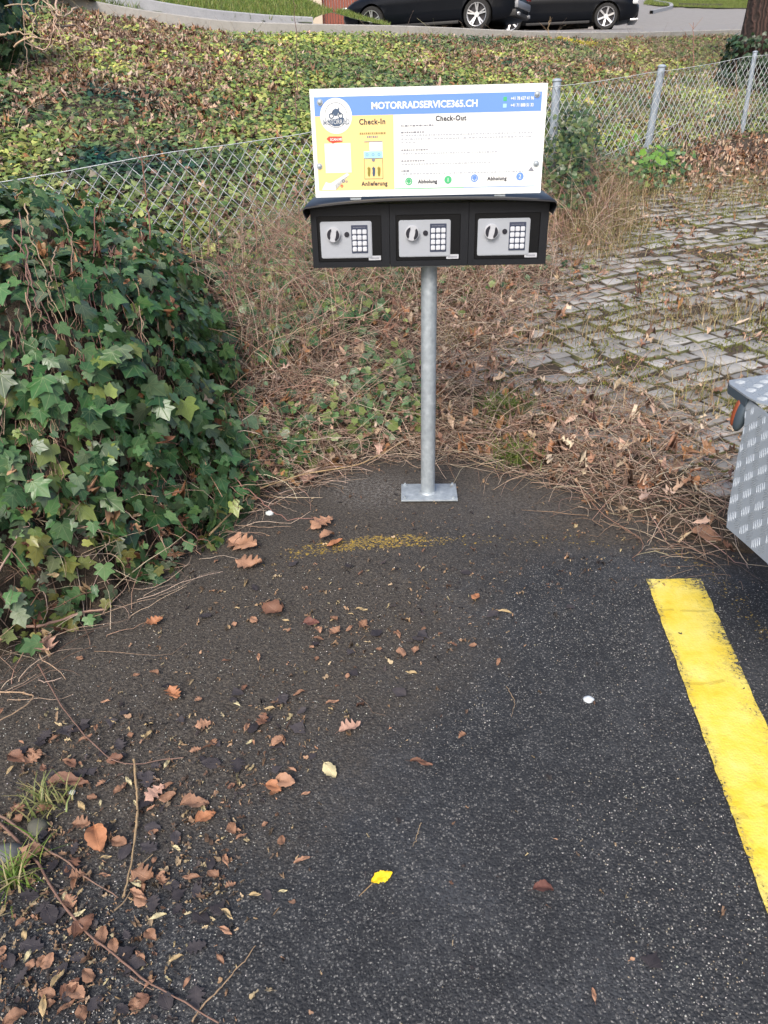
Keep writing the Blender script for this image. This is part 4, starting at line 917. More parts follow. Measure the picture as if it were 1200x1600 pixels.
tag(bpy.data.objects['fence_ivy'], 'dark ivy creeping along the foot of the fence and down the slope behind the post', 'ivy', kind='stuff')

# dry stems
def stems(name, n, dens, rmax, phr, rmin, Lr, rad, cols, rise, label, cat='dry stems', seg=8, curl=.5, droop=0):
    P, N = sample(n, dens, rmax, phr, rmin); n_ = len(P); a = rng.uniform(0, 6.28, n_); L = rng.uniform(*Lr, n_)
    T = np.zeros((n_, seg, 3)); cur = P.copy(); el = rng.normal(rise, .35, n_); cv = rng.normal(0, curl, n_)
    z0 = rng.uniform(0, .04, n_); cur[:, 2] += z0
    for k in range(seg):
        T[:, k] = cur
        st_ = (L/(seg-1))[:, None]; dr = np.stack([np.cos(a)*np.cos(el), np.sin(a)*np.cos(el), np.sin(el)], -1); cur = cur+dr*st_
        a = a+cv/seg*2+rng.normal(0, .16, n_); el = el-droop/seg+rng.normal(0, .13, n_)
        g = np.maximum(ground_z(cur[:, 0], cur[:, 1]), 0)+.004; lowr = cur[:, 2] < g; cur[lowr, 2] = g[lowr]; el[lowr] = np.abs(el[lowr])*.6+.15
    o = tubes(name, T, rng.uniform(*rad, n_), pal(n_, cols), M_stem, 3); tag(o, label, cat, kind='stuff'); return o
DRY = [(.24, .155, .11), (.34, .25, .18), (.44, .36, .27), (.22, .14, .10), (.34, .24, .19), (.15, .10, .075), (.46, .36, .28)]
def dM(px, py, x, y, z): da, df, dw, ph = rinfo(x, y); return (da > -.05)*(df < 0)*(ph > -.25)*np.clip(EDGE(px, py)+.35*blob(px, py, 700, 430, 200, 60, .6), 0, 1)
stems('dry_stems', 7600, dM, 6.5, (-.3, .6), 1.9, (.08, .36), (.0008, .0021), DRY+[(.5, .42, .33), (.38, .25, .2)], .25, 'tangle of dry brown stems on the slope behind the post', droop=.9)
def dBr(px, py, x, y, z): da, df, dw, ph = rinfo(x, y); return (da > .1)*(df < .1)*(ph > -.27)*np.clip(blob(px, py, 440, 500, 90, 150, .6)+blob(px, py, 620, 450, 220, 70, .6)*.8+blob(px, py, 900, 330, 60, 60, .6)*.6, 0, 1)
stems('brush_stems', 2000, dBr, 7, (-.3, .5), 2, (.15, .55), (.0010, .0024), DRY+[(.30, .17, .13), (.24, .13, .10), (.36, .22, .17)], 1.1, 'taller dry stalks and brambles rising in front of the fence behind the key safes', droop=1.5)
def dE(px, py, x, y, z): da, df, dw, ph = rinfo(x, y); return (np.abs(da) < .16)*np.clip(.35+.65*(px > 300)-.5*(px > 880), 0, 1)*(x < 1.9)*(px < 1150)
stems('edge_twigs', 1100, dE, 4, (-.7, .62), 1.1, (.06, .30), (.0008, .0022), DRY, .12, 'thin dry twigs and stems lying along the edge of the asphalt', droop=.6)
def dK(px, py, x, y, z): return bankmask(x, y)*np.clip(.18+brown(px, py)*.7+rightdry(px, py)+.5*blob(px, py, 760, 60, 200, 40, .7), 0, 1)
stems('bank_stems', 9000, dK, 19, (-.6, .62), 3, (.08, .38), (.0010, .0024), DRY+[(.42, .36, .22), (.34, .32, .2)], .45, 'dry stalks standing and lying among the ivy of the bank', seg=6, droop=.8)
# dry and green grass
def blades(name, P, h, cols, label, cat='grass', kind='stuff', w=.003, lean=.5, parent=None, off=None):
    k = len(P); L = h*rng.uniform(.5, 1.3, k); a = rng.uniform(0, 6.28, k); ln = np.abs(rng.normal(lean, .3, k)); wv = a+1.57; rows = []
    dirv = np.stack([np.cos(a), np.sin(a), np.zeros(k)], -1); side = np.stack([np.cos(wv), np.sin(wv), np.zeros(k)], -1)
    for i, t in enumerate((0, .35, .7, 1.0)):
        c = P+dirv*(L*ln*t*t)[:, None]; c[:, 2] += L*(t-.45*ln*t*t); ww = w*(1-t*.85)
        rows += [c-side*ww, c+side*ww]
    V = np.stack(rows, 1).reshape(-1, 3); b = np.arange(k)[:, None, None]*8; q_ = np.array([[0, 1, 3, 2], [2, 3, 5, 4], [4, 5, 7, 6]])[None]
    o = arrmesh(name, V-(off if off is not None else 0), (b+q_).reshape(-1, 4), M_blade, np.repeat(pal(k, cols), 8, 0), None, parent)
    if label: tag(o, label, cat, kind=kind)
    return o
def dDG(px, py, x, y, z):
    da, df, dw, ph = rinfo(x, y)
    return (da > 0)*(df < .1)*np.clip(blob(px, py, 930, 330, 75, 75, .5)+blob(px, py, 620, 440, 150, 40, .6)*.7+blob(px, py, 1120, 500, 110, 20, .7)*.6+blob(px, py, 980, 520, 60, 14, .8)*.3+blob(px, py, 880, 535, 60, 12, .8)*.4+blob(px, py, 715, 540, 30, 18, .8)*.5+blob(px, py, 1010, 640, 130, 20, .7)*.25+blob(px, py, 1100, 300, 160, 30, .7)*.35+blob(px, py, 1130, 620, 80, 40, .7)*.3, 0, 1)
P, N = sample(9500, dDG, 9, (-.2, .62), 2.4)
blades('dry_grass', P, .13, [(.36, .29, .15), (.42, .35, .2), (.28, .21, .11), (.22, .22, .07), (.20, .12, .07)], 'straw-coloured dry grass at the foot of the fence and over the stone paving', lean=.8, w=.0022)
def dBG(px, py, x, y, z): return bankmask(x, y)*rightdry(px, py)
P, N = sample(26000, dBG, 19, (0, .62), 5)
blades('bank_grass', P, .11, [(.34, .32, .17), (.42, .38, .22), (.22, .26, .08), (.30, .32, .12), (.28, .2, .12)], 'pale tangled grass over the right part of the bank', lean=.9, w=.004)
def dGG(px, py, x, y, z):
    return np.clip(blob(px, py, 760, 450, 60, 22, .6)+blob(px, py, 700, 470, 80, 30, .6)*.6+blob(px, py, 1000, 590, 80, 25, .8)*.15, 0, 1)*(rinfo(x, y)[0] > 0)
P, N = sample(1500, dGG, 8, (-.1, .5), 2.4); blades('low_green_grass', P, .055, [(.12, .17, .03), (.18, .2, .05), (.24, .22, .08)], 'short yellow-green grass between the slope and the stone paving', lean=.7, w=.002)
def dMo(px, py, x, y, z):
    pv = inpoly(px, py, PAV); n = fbm(x*5+2, y*5, 3); return pv*sstep(.50, .62, n)*np.clip(sstep(720, 960, px)+.3, 0, 1)+.4*blob(px, py, 1120, 600, 80, 50, .6)*sstep(.5, .6, n)
P, N = sample(15000, dMo, 7.5, (.02, .62), 2.2); P[:, 2] += .012
blades('moss', P, .016, [(.16, .18, .02), (.11, .13, .02), (.22, .22, .04)], 'yellow-green moss in the joints of the stone paving', 'moss', lean=.6, w=.003)
def dPL(px, py, x, y, z): n = fbm(x*4+5, y*4+1, 3); return inpoly(px, py, PAV)*sstep(.50, .64, n)*(1-.7*blob(px, py, 850, 440, 130, 60, .6))
P, N = sample(2300, dPL, 8, (.02, .62), 2.2); P[:, 2] += .02; n_ = len(P)
crumpled('paving_debris', P, tilt(N, .25), rng.uniform(0, 6.28, n_), rng.uniform(.006, .026, n_), pal(n_, DEAD+[(.2, .2, .08)]), M_dead, None, rng.uniform(.5, 3, n_), rng.uniform(.5, 1.5, n_))
tag(bpy.data.objects['paving_debris'], 'small brown leaf scraps scattered over the stone paving', 'leaf litter', kind='stuff')
stems('paving_stems', 900, lambda px, py, x, y, z: dPL(px, py, x, y, z)*1.0, 8, (.02, .62), 2.2, (.04, .25), (.0006, .0015), [(.42, .34, .2), (.3, .2, .12), (.24, .14, .1)], .05, 'thin straw and stems lying across the stone paving', droop=.2)
print('cover ok')

# tufts
def tuft(px, py, n, r, h, cols, label, name='grass_tuft', cat='grass tuft', group=None):
    c = hit(px, py); ro = tag(empty(name, tuple(c)), label, cat, group)
    a = rng.uniform(0, 6.28, n); q_ = np.abs(rng.normal(0, r, n)); P = np.stack([c[0]+np.cos(a)*q_, c[1]+np.sin(a)*q_, np.zeros(n)], -1); P[:, 2] = np.maximum(ground_z(P[:, 0], P[:, 1]), 0)
    b = blades('blades', P, h, cols, None, w=.0022, lean=.9, parent=ro, off=c); b['kind'] = 'stuff'
GR = [(.10, .19, .02), (.15, .24, .035), (.20, .26, .06), (.07, .13, .02)]
tuft(790, 650, 420, .075, .11, GR, 'green grass tuft right of the post among brown leaves')
tuft(808, 722, 200, .045, .10, GR, 'small bright green grass tuft where the slope meets the asphalt, right of the post')
tuft(735, 540, 220, .04, .08, [(.35, .28, .1), (.4, .33, .16)], 'small straw-coloured tuft just right of the post at the paving corner')
tuft(25, 1385, 70, .035, .06, GR+[(.4, .35, .18)], 'thin grass tuft at the left edge of the asphalt beside the grey stone')
tuft(70, 1265, 60, .03, .05, [(.3, .28, .12), (.16, .2, .06)], 'sparse faded grass tuft near the left edge, above the orange curled leaf')
# leafy green seedling by the fence
for px, py, n, lab in ((1018, 275, 26, 'bright green leafy seedling at the foot of the fence, below the middle post'), (962, 238, 14, 'small light green sprout low on the fence')):
    c = hit(px, py); pr = tag(empty('leafy_plant', tuple(c)), lab, 'plant'); P = rng.normal(0, 1, (n, 3))*[.06, .06, .05]+[0, -.05, .10]
    instances('leaves', IVY2, P, tilt(np.tile([[0, -.6, .7]], (n, 1)), .4), rng.uniform(0, 6.28, n), rng.uniform(.04, .07, n), pal(n, [(.16, .32, .05), (.12, .26, .05)]), M_cover, pr)
    tubes('stems', np.stack([spline([(0, 0, -.02), tuple(p*.6), tuple(p)], 6) for p in P[:8]]), np.full(8, .002), pal(8, [(.12, .16, .05)]), M_stem, 4, pr)
# upright dry stalks along the fence
GRP = 'dry stalks standing along the fence'
def stalk(pts, Z, rad, col, label, twigs=3):
    q_ = spline([tuple(at(x, y, Z)) for x, y in pts], 22); q_ += rng.normal(0, .004, q_.shape); o0 = q_[0].copy(); ro = tag(empty('dry_stalk', tuple(o0)), label, 'dry stalk', GRP)
    tubes('stem', (q_-o0)[None], np.array([rad]), pal(1, [col], None, .1), M_stem, 6, ro, .4)
    for k in range(twigs):
        i = rng.integers(6, 19); b = q_[i]-o0; e = b+np.array([rng.normal(0, .09), rng.normal(0, .03), rng.uniform(.05, .15)]); tubes('twig', spline([tuple(b), tuple((b+e)/2+rng.normal(0, .01, 3)), tuple(e)], 8)[None], np.array([rad*.45]), pal(1, [col]), M_stem, 4, ro)
for pts, Z, rad, col, lab in [
    ([(236, 400), (232, 330), (225, 270), (210, 205)], 3.2, .0042, (.16, .08, .06), 'reddish brown stalk leaning left in front of the fence, left of the three upright ones'),
    ([(285, 380), (288, 320), (291, 262)], 3.3, .003, (.17, .09, .07), 'thin brown stalk in front of the fence, second from the left'),
    ([(326, 400), (330, 310), (330, 232)], 3.3, .0026, (.2, .12, .08), 'thin brown stalk in front of the fence, third from the left'),
    ([(345, 420), (335, 340), (350, 250)], 3.3, .0024, (.15, .08, .06), 'thin dark stalk beside the third stalk in front of the fence'),
    ([(402, 400), (398, 310), (404, 240)], 3.5, .003, (.2, .11, .08), 'brown stalk in front of the fence, nearest the sign on its left'),
    ([(128, 480), (126, 400), (128, 320)], 2.6, .0030, (.34, .22, .08), 'pale golden stalk rising from the top of the ivy mound'),
    ([(112, 470), (104, 400), (98, 355)], 2.55, .0030, (.30, .19, .08), 'short golden stalk on the ivy mound, left of the tall pale one'),
    ([(462, 205), (464, 110), (463, 60), (459, 0)], 6.0, .005, (.12, .07, .055), 'tall thin brown sapling on the bank, just left of the sign'),
    ([(1083, 100), (1084, 70), (1083, 35)], 9, .007, (.24, .13, .09), 'reddish stalk on the bank above the right end of the fence'),
    ([(1158, 215), (1150, 150), (1150, 95)], 6.6, .004, (.22, .13, .09), 'brown stalk behind the right end of the fence'),
    ([(858, 60), (856, 45), (860, 27)], 11, .006, (.3, .2, .12), 'short dry stalk at the top of the bank below the gap between the cars'),
]: stalk(pts, Z, rad, col, lab)

# shrub at the upper left
c = hit(30, 125); sh = tag(empty('evergreen_shrub', tuple(c)), 'dark broad-leaved shrub at the upper left corner of the bank', 'shrub')
n_ = 900; P = rng.normal(0, 1, (n_, 3)); P /= np.linalg.norm(P, axis=1, keepdims=True); rad_ = rng.uniform(.5, 1, n_)[:, None]; ctr = np.array([-.30, .1, .52]); rnk = P.copy(); P = P*rad_*np.array([.48, .45, .55])*(.8+.5*fbm(P[:, 0]*3+5, P[:, 2]*3)[:, None])+ctr
instances('leaves', IVY2, P, tilt(rnk+np.array([0, -.3, .4]), .4), downhill_ang(n_, .8), rng.uniform(.05, .10, n_), pal(n_, [(.012, .045, .02), (.02, .065, .03), (.04, .09, .045)]), M_ivy, sh)['kind'] = 'stuff'
tubes('branches', np.stack([spline([(-.3, .1, -.05), tuple(ctr*.6+rng.normal(0, .06, 3)), tuple(p)], 8) for p in P[:40]]), np.full(40, .008), pal(40, [(.10, .07, .05)]), M_stem, 5, sh)['kind'] = 'stuff'
c = at(95, 110, 5.6); c[2] = float(ground_z(c[0], c[1])); bt = tag(empty('bare_shrub', tuple(c)), 'leafless shrub of pale crossing twigs beside the dark shrub, upper left', 'shrub')
BR = [[(20, 70), (60, 55), (100, 70), (130, 60)], [(35, -20), (38, 60), (44, 125)], [(62, -10), (55, 30), (50, 58)], [(90, -10), (85, 50), (70, 85), (40, 65)], [(60, -20), (90, 30), (110, 85), (135, 125)], [(75, 0), (95, 60), (125, 95)], [(40, 60), (62, 82), (85, 70), (92, 20)], [(0, 55), (30, 50), (60, 58)], [(100, 0), (92, 40), (75, 60)], [(120, 10), (98, 30), (60, -8)], [(10, 8), (50, 6), (95, 18)], [(66, 80), (100, 115), (104, 128)], [(88, 40), (120, 40), (140, 55)]]
pth = np.stack([spline([tuple(at(x, y, 5.5+rng.normal(0, .12))) for x, y in b_], 14) for b_ in BR])+rng.normal(0, .006, (len(BR), 14, 3))
tubes('twigs', pth-c, rng.uniform(.004, .010, len(BR)), pal(len(BR), [(.36, .27, .2), (.28, .2, .15)]), M_stem, 5, bt)['kind'] = 'stuff'
# ivy-clad tree at the upper right
c = at(1178, 170, 9.5); c[2] = float(ground_z(c[0], c[1]))-.1; tr = tag(empty('tree', tuple(c)), 'dark ivy-clad tree trunk at the upper right edge', 'tree')
bm = bmesh.new(); prev = None; n = 20
for i, (z, r_) in enumerate(((-.1, .46), (.3, .38), (.9, .34), (1.8, .31), (3.0, .26), (4.4, .2))):
    ring = [bm.verts.new((math.cos(k*2*math.pi/n)*r_*(1+.10*math.sin(k*3+i))+.03*i, math.sin(k*2*math.pi/n)*r_*(1+.1*math.cos(k*5+i)), z)) for k in range(n)]
    if prev:
        for k in range(n): bm.faces.new((prev[k], prev[(k+1) % n], ring[(k+1) % n], ring[k]))
    prev = ring
bm.faces.new(prev); q = NT('bark'); v = q.obj(); wv = q.n('ShaderNodeTexWave', i_Scale=9.0, i_Distortion=6.0, i_Detail=5.0); wv.bands_direction = 'X'; q.l(v, wv.inputs['Vector'])
q.set(Base_Color=q.mix(wv.outputs['Fac'], (.018, .011, .009), (.060, .032, .026)), Roughness=.9); q.l(q.bump(wv.outputs['Fac'], .8, .02), q.b.inputs['Normal']); bm_obj('trunk', bm, q.m, tr, True)
pth = []
for k in range(9):
    a = k*.7; z = 2.4+k*.22; pth.append(spline([(.1, 0, z), (.1+math.cos(a)*.6, math.sin(a)*.6, z+.5), (.1+math.cos(a)*1.3, math.sin(a)*1.3, z+.8)], 10))
tubes('limbs', np.stack(pth), np.full(9, .06), pal(9, [(.05, .03, .025)]), M_stem, 6, tr)
n_ = 1500; a = rng.uniform(0, 6.28, n_); z = rng.random(n_)**1.6*.95; rad_ = .30+.5*np.exp(-z*2.2)*rng.random(n_)**.6+.05*rng.random(n_); P = np.stack([np.cos(a)*rad_*.8-.12, np.sin(a)*rad_, z*.85-.1], -1)
instances('ivy_leaves', SMALL, P, tilt(np.stack([np.cos(a), np.sin(a), a*0+.4], -1), .4), downhill_ang(n_, .8), rng.uniform(.05, .085, n_), pal(n_, [(.010, .028, .012), (.015, .045, .018), (.03, .06, .03)]), M_ivy, tr)['kind'] = 'stuff'
n_ = 2600; P = rng.normal(0, 1, (n_, 3))*[.9, .9, .55]+[.1, 0, 4.3]
instances('crown', SMALL, P, tilt(np.tile([[0, 0, 1.]], (n_, 1)), .8), rng.uniform(0, 6.28, n_), rng.uniform(.06, .11, n_), pal(n_, [(.02, .045, .02), (.04, .07, .03)]), M_ivy, tr)['kind'] = 'stuff'
# yellow moss strip under the wall, on the bank
P = np.array([at(870+rng.random()*62, 52+rng.random()*6, 11.4) for _ in range(700)]); P[:, 2] = ground_z(P[:, 0], P[:, 1])+.04
n_ = len(P); tag(instances('yellow_moss', SMALL, P+rng.normal(0, .02, P.shape), tilt(np.tile([[0, -.6, .8]], (n_, 1)), .4), rng.uniform(0, 6.28, n_), rng.uniform(.02, .04, n_), pal(n_, [(.42, .36, .02), (.34, .30, .03)]), M_cover), 'bright yellow moss cushion below the wall, under the second car', 'moss', kind='stuff')
print('plants ok')

# ------------------------------------------------------------------ fallen leaves on the asphalt: single objects
def leafmesh(kind, curl, fold, seed, rows=16):
    g = np.random.default_rng(seed); ys = np.linspace(0, 1, rows)
    if kind == 'oak': wd = .30*np.sin(np.pi*ys**.8)**.7*(1+.42*np.cos(ys*4.3*2*np.pi+.4))+.012
    elif kind == 'ivy': wd = .10+.42*np.exp(-((ys-.25)/.13)**2)+.22*np.exp(-((ys-.5)/.12)**2); wd *= np.clip((1-ys)*3, .05, 1)*np.clip(ys*8+.1, 0, 1)
    elif kind == 'slim': wd = .16*np.sin(np.pi*ys**.9)**.8+.008
    else: wd = .30*np.sin(np.pi*ys**.85)**.65+.01
    wd = wd*(1+g.normal(0, .06, rows)); us = np.array([-1, -.6, -.2, 0, .2, .6, 1])
    V = []
    ph1, ph2 = g.uniform(0, 6, 2)
    for y, w_ in zip(ys, wd):
        for u in us:
            x = u*w_*(1+.08*g.normal()); z = fold*abs(x)+curl*((y-.45)**2)*1.2+.05*math.sin(u*3+ph1+y*5)+.03*math.sin(y*9+ph2)+.02*abs(g.normal())
            V.append((x, y-.5, z))
    V = np.array(V); V[:, 2] -= V[:, 2].min()-.01; k = len(us); F_ = [(r*k+c_, r*k+c_+1, (r+1)*k+c_+1, (r+1)*k+c_) for r in range(rows-1) for c_ in range(k-1)]
    # petiole
    b = len(V); zc = V[3, 2]; pet = [(-.008, -.5, zc), (.008, -.5, zc), (.006, -.72, .02), (-.006, -.72, .02)]; V = np.vstack([V, pet]); F_.append((b, b+1, b+2, b+3))
    return V, np.array(F_)
LM = {}
for kd in ('oak', 'ivy', 'slim', 'oval'):
    LM[kd] = []
    for s_ in range(6): LM[kd].append(leafmesh(kd, rng.uniform(-.3, .6), rng.uniform(-.1, .7), int(rng.integers(1e6))))
cache = {}
def leafobj(kind, var, coli, colr, P, L, rz, tilt_=(0, 0), name='fallen_leaf', label=None, group='dead leaves scattered on the asphalt'):
    key = (kind, var, coli)
    if key not in cache:
        V, F_ = LM[kind][var]; o = arrmesh(name, V, F_, M_dead, np.tile(np.array(colr), (len(V), 1)), V+np.array([0, .5, 0]), smooth=True); cache[key] = o.data
    else: o = bpy.data.objects.new(name, cache[key]); C.objects.link(o)
    o.location = tuple(P); o.scale = (L, L, L); o.rotation_euler = (tilt_[0], tilt_[1], rz); tag(o, label, 'leaf', group); return o
LC = {'tan': (.34, .19, .12), 'pink': (.42, .26, .20), 'orange': (.38, .17, .085), 'brown': (.17, .085, .055), 'dark': (.035, .030, .034), 'wet': (.055, .048, .052), 'straw': (.40, .30, .16), 'red': (.15, .065, .05), 'yellow': (.80, .58, .02), 'pale': (.50, .44, .26), 'mid': (.24, .13, .08)}
def az(px, py, dx, dy):
    a, b = onz(px, py), onz(px+dx, py+dy); return math.atan2(b[1]-a[1], b[0]-a[0])-math.pi/2
hero = [(382, 856, 50, 'oak', 'tan', 1, .2, 'large tan oak leaf on the dirty asphalt near the ivy, the upper of a pair'), (390, 886, 42, 'oak', 'tan', 1, .1, 'pinkish tan oak leaf just below the larger one near the ivy'), (482, 757, 36, 'oak', 'pink', .3, -.4, 'broad pale oak leaf at the foot of the slope left of the post'),
 (427, 955, 40, 'oval', 'brown', 1, .5, 'flat brown leaf in mid asphalt, left of centre'), (487, 977, 24, 'oval', 'red', 1, 0, 'small round reddish leaf right of the flat brown one'), (524, 852, 26, 'oval', 'orange', 1, -.2, 'orange-brown leaf lying on the faded yellow arc'), (512, 843, 28, 'oval', 'tan', 1, -.5, 'tan leaf touching the orange-brown one on the faded arc'),
 (503, 822, 40, 'oak', 'tan', 1, -.4, 'curled tan leaf above the faded yellow arc'), (243, 981, 26, 'oak', 'orange', 1, -.4, 'small crumpled orange leaf alone left of centre'), (272, 1090, 30, 'oak', 'orange', .6, .8, 'small orange leaf with a stalk, left of centre'), (154, 1316, 48, 'oval', 'orange', .2, .8, 'large bright orange curled leaf at the lower left'),
 (322, 1282, 32, 'oval', 'orange', 1, -.5, 'glossy orange leaf at the lower end of the dark leaf cluster'), (305, 1262, 42, 'oval', 'tan', 1, -.2, 'curled tan leaf beside the orange one in the cluster'), (243, 1244, 34, 'oak', 'pink', 1, -.7, 'pale pinkish oak leaf left of the dark cluster'), (548, 1143, 34, 'oak', 'pink', 1, -.2, 'pale pink torn leaf in the middle of the asphalt'),
 (516, 1208, 30, 'oval', 'pale', .5, .6, 'pale yellowish heart-shaped leaf below the pink one'), (447, 1226, 34, 'oval', 'tan', 1, .2, 'tan leaf right of the cluster, upper of two'), (428, 1236, 30, 'oval', 'orange', 1, .5, 'rusty leaf right of the cluster, lower of two'), (54, 1190, 28, 'oak', 'tan', .8, -.6, 'small tan leaf near the left edge beside a purple-brown one'),
 (28, 1190, 32, 'oval', 'brown', 1, .4, 'purple-brown leaf near the left edge'), (108, 1228, 62, 'slim', 'brown', 1, 0, 'long rolled brown leaf near the left edge'), (226, 1374, 42, 'oak', 'mid', 1, .4, 'ragged brown oak leaf beside the forked stick'), (38, 1350, 44, 'oak', 'tan', .5, 1, 'large tan oak leaf at the left edge below the red twig'),
 (848, 1396, 32, 'oval', 'red', 1, -.1, 'dark red-brown leaf right of the yellow leaf'), (658, 1197, 34, 'slim', 'brown', 1, .1, 'thin brown leaf right of the pale heart-shaped leaf'), (627, 1024, 24, 'oval', 'tan', .3, .9, 'small tan pointed leaf below the middle of the asphalt top'), (524, 992, 24, 'oak', 'tan', .6, -.6, 'small grey-tan torn leaf left of centre'),
 (743, 936, 18, 'oval', 'orange', 1, -1, 'tiny rust-coloured leaf below the foot plate to the right'), (788, 960, 20, 'slim', 'straw', 1, .1, 'tiny straw leaf right of the rust-coloured one'), (1102, 843, 44, 'oval', 'tan', 1, .3, 'tan leaf at the edge of the debris by the trailer'), (770, 708, 24, 'oak', 'tan', 1, -.8, 'tan leaf at the slope foot just right of the post'),
 (775, 762, 1, 'oval', 'tan', 1, 0, None), (60, 917, 36, 'oval', 'orange', 1, -.3, 'orange leaf caught in the low ivy at the left edge'), (72, 1022, 46, 'oak', 'pink', .6, .8, 'pale curled oak leaf under the branch end at the left'), (181, 1190, 26, 'oval', 'brown', 1, -.1, 'brown leaf touching the curved reddish twig'), (133, 1452, 40, 'oval', 'brown', .6, -.7, 'dull brown leaf against the long lower-left twig'),
 (120, 1556, 34, 'oval', 'tan', .8, .5, 'curled tan leaf low at the bottom left'), (355, 1433, 24, 'slim', 'straw', .7, .5, 'straw-coloured scale leaf below the grey leaves'), (255, 1410, 1, 'oval', 'tan', 1, 0, None), (318, 1136, 24, 'oak', 'tan', 1, -.3, 'small tan leaf with torn lobes left of the cluster'), (1008, 765, 34, 'oval', 'orange', .8, -.5, 'orange leaf in the brown debris right of the post')]
for h_ in hero:
    px, py, ln, kd, co, dx, dy, lab = h_
    if lab is None: continue
    P = onz(px, py); 
    if py < 800 or (px < 300 and py < 1030): P = hit(px, py)
    P[2] += .006; z_ = (P-CP)@fw; L = ln*z_/F*1.05; v_ = int(rng.integers(6)); leafobj(kd, v_, co, LC[co], P, L, az(px, py, dx*20, dy*20), (rng.normal(0, .12), rng.normal(0, .12)), label=lab)
# yellow leaf
yo = leafobj('slim', 2, 'yellow', LC['yellow'], onz(597, 1374)+np.array([0, 0, .004]), .040, az(596, 1374, 20, -8), (.15, .3), label='bright yellow fresh leaf with a brown stalk at the bottom centre', group=None); yo.scale = (.058, .040, .05)
tubes('stalk', ((spline([tuple(onz(582, 1385)+[0, 0, .008]), tuple(onz(572, 1392)+[0, 0, .004]), tuple(onz(561, 1402)+[0, 0, .003])], 6)-np.array(yo.location)))[None], np.array([.0011]), pal(1, [(.3, .2, .1)]), M_stem, 5)
sk = bpy.data.objects['stalk']; sk.parent = yo; bpy.context.view_layer.update(); sk.matrix_parent_inverse = yo.matrix_world.inverted() @ Matrix.Translation(yo.location)
# the many
DL = lambda px, py: np.clip(.45*blob(px, py, 150, 1320, 230, 230, .7)+.9*blob(px, py, 320, 1245, 90, 60, .6)+.8*blob(px, py, 430, 1160, 70, 60, .7)+.8*blob(px, py, 320, 1370, 60, 50, .6)+.6*blob(px, py, 60, 1320, 70, 110, .6)+.75*blob(px, py, 90, 1520, 130, 100, .7)+.7*blob(px, py, 180, 1160, 110, 50, .7)+.35*blob(px, py, 400, 1060, 180, 90, .7)+.4*blob(px, py, 640, 1000, 110, 50, .7)+.18*blob(px, py, 560, 950, 260, 80, .7)+.015, 0, 1)
cnt = 0
lab_dark = 'small blackened wet leaf stuck flat to the asphalt'; lab_mid = 'small dry brown leaf on the asphalt'; lab_st = 'small narrow straw-coloured leaf on the asphalt'
placed = 0; used = set()
MARKS = [(596, 1374, 'the bright yellow leaf'), (920, 1095, 'the grey pebble'), (154, 1316, 'the orange curled leaf'), (310, 1270, 'the orange and tan leaf pair'), (213, 1250, 'the forked stick'), (193, 1405, 'the foot of the forked stick'), (548, 1143, 'the pale pink leaf'), (516, 1208, 'the yellowish heart-shaped leaf'), (438, 1230, 'the rusty leaf pair'), (272, 1090, 'the orange leaf with a stalk'), (427, 955, 'the flat brown leaf'), (487, 977, 'the round reddish leaf'), (848, 1396, 'the dark red-brown leaf'), (243, 981, 'the crumpled orange leaf'), (45, 1190, 'the purple-brown leaf'), (20, 1345, 'the grey edge stone'), (226, 1374, 'the ragged oak leaf'), (240, 1550, 'the long brown twig'), (370, 1515, 'the thin pale twig'), (743, 936, 'the tiny rust-coloured leaf'), (627, 1024, 'the small tan pointed leaf'), (390, 880, 'the tan oak leaf pair'), (140, 1160, 'the curved reddish twig'), (133, 1452, 'the dull brown leaf'), (355, 1433, 'the straw-coloured scale leaf')]
while placed < 255:
    px, py = rng.uniform(0, 1150), rng.uniform(880, 1600)
    if rng.random() > DL(px, py): continue
    if px > 980 and py < 1450: continue
    P = onz(px, py); 
    if rinfo(P[0], P[1])[0] > 0: continue
    t = rng.random()
    if t < .36: kd, co, lb = rng.choice(['oak', 'oval', 'ivy']), rng.choice(['dark', 'wet', 'wet']), lab_dark; L = rng.uniform(.018, .042)
    elif t < .72: kd, co, lb = rng.choice(['oak', 'oval', 'oval']), rng.choice(['brown', 'mid', 'tan', 'mid']), lab_mid; L = rng.uniform(.012, .036)
    else: kd, co, lb = 'slim', rng.choice(['straw', 'tan', 'pale', 'mid']), lab_st; L = rng.uniform(.014, .034)
    big = 'larger' if L > .03 else ('tiny' if L < .02 else 'small'); best = min(MARKS, key=lambda m_: (m_[0]-px)**2+(m_[1]-py)**2); dx, dy = px-best[0], py-best[1]; far = math.hypot(dx, dy)
    where = ('left of' if dx < 0 else 'right of') if abs(dx) > abs(dy) else ('beyond' if dy < 0 else 'in front of'); near = 'just ' if far < 45 else ('' if far < 95 else 'well ')
    shp = {'oak': 'lobed', 'oval': 'oval', 'ivy': 'pointed', 'slim': 'narrow'}[str(kd)]; cn = {'dark': 'blackened', 'wet': 'wet dark', 'brown': 'dark brown', 'mid': 'mid-brown', 'tan': 'tan', 'straw': 'straw-coloured', 'pale': 'pale cream'}[str(co)]
    lbl = f'{big} {cn} {shp} leaf lying {near}{where} {best[2]}'
    if lbl in used: continue
    used.add(lbl)
    o = leafobj(str(kd), int(rng.integers(6)), str(co), LC[str(co)], P+np.array([0, 0, .003+.004*rng.random()]), L, rng.uniform(0, 6.28), (rng.normal(0, .12), rng.normal(0, .12)), label=lbl, group={lab_dark: 'wet dark leaves on the asphalt', lab_mid: 'small brown leaves on the asphalt', lab_st: 'small straw-coloured leaves on the asphalt'}[lb])
    if lb == lab_dark: o.scale[2] = L*.35
    placed += 1
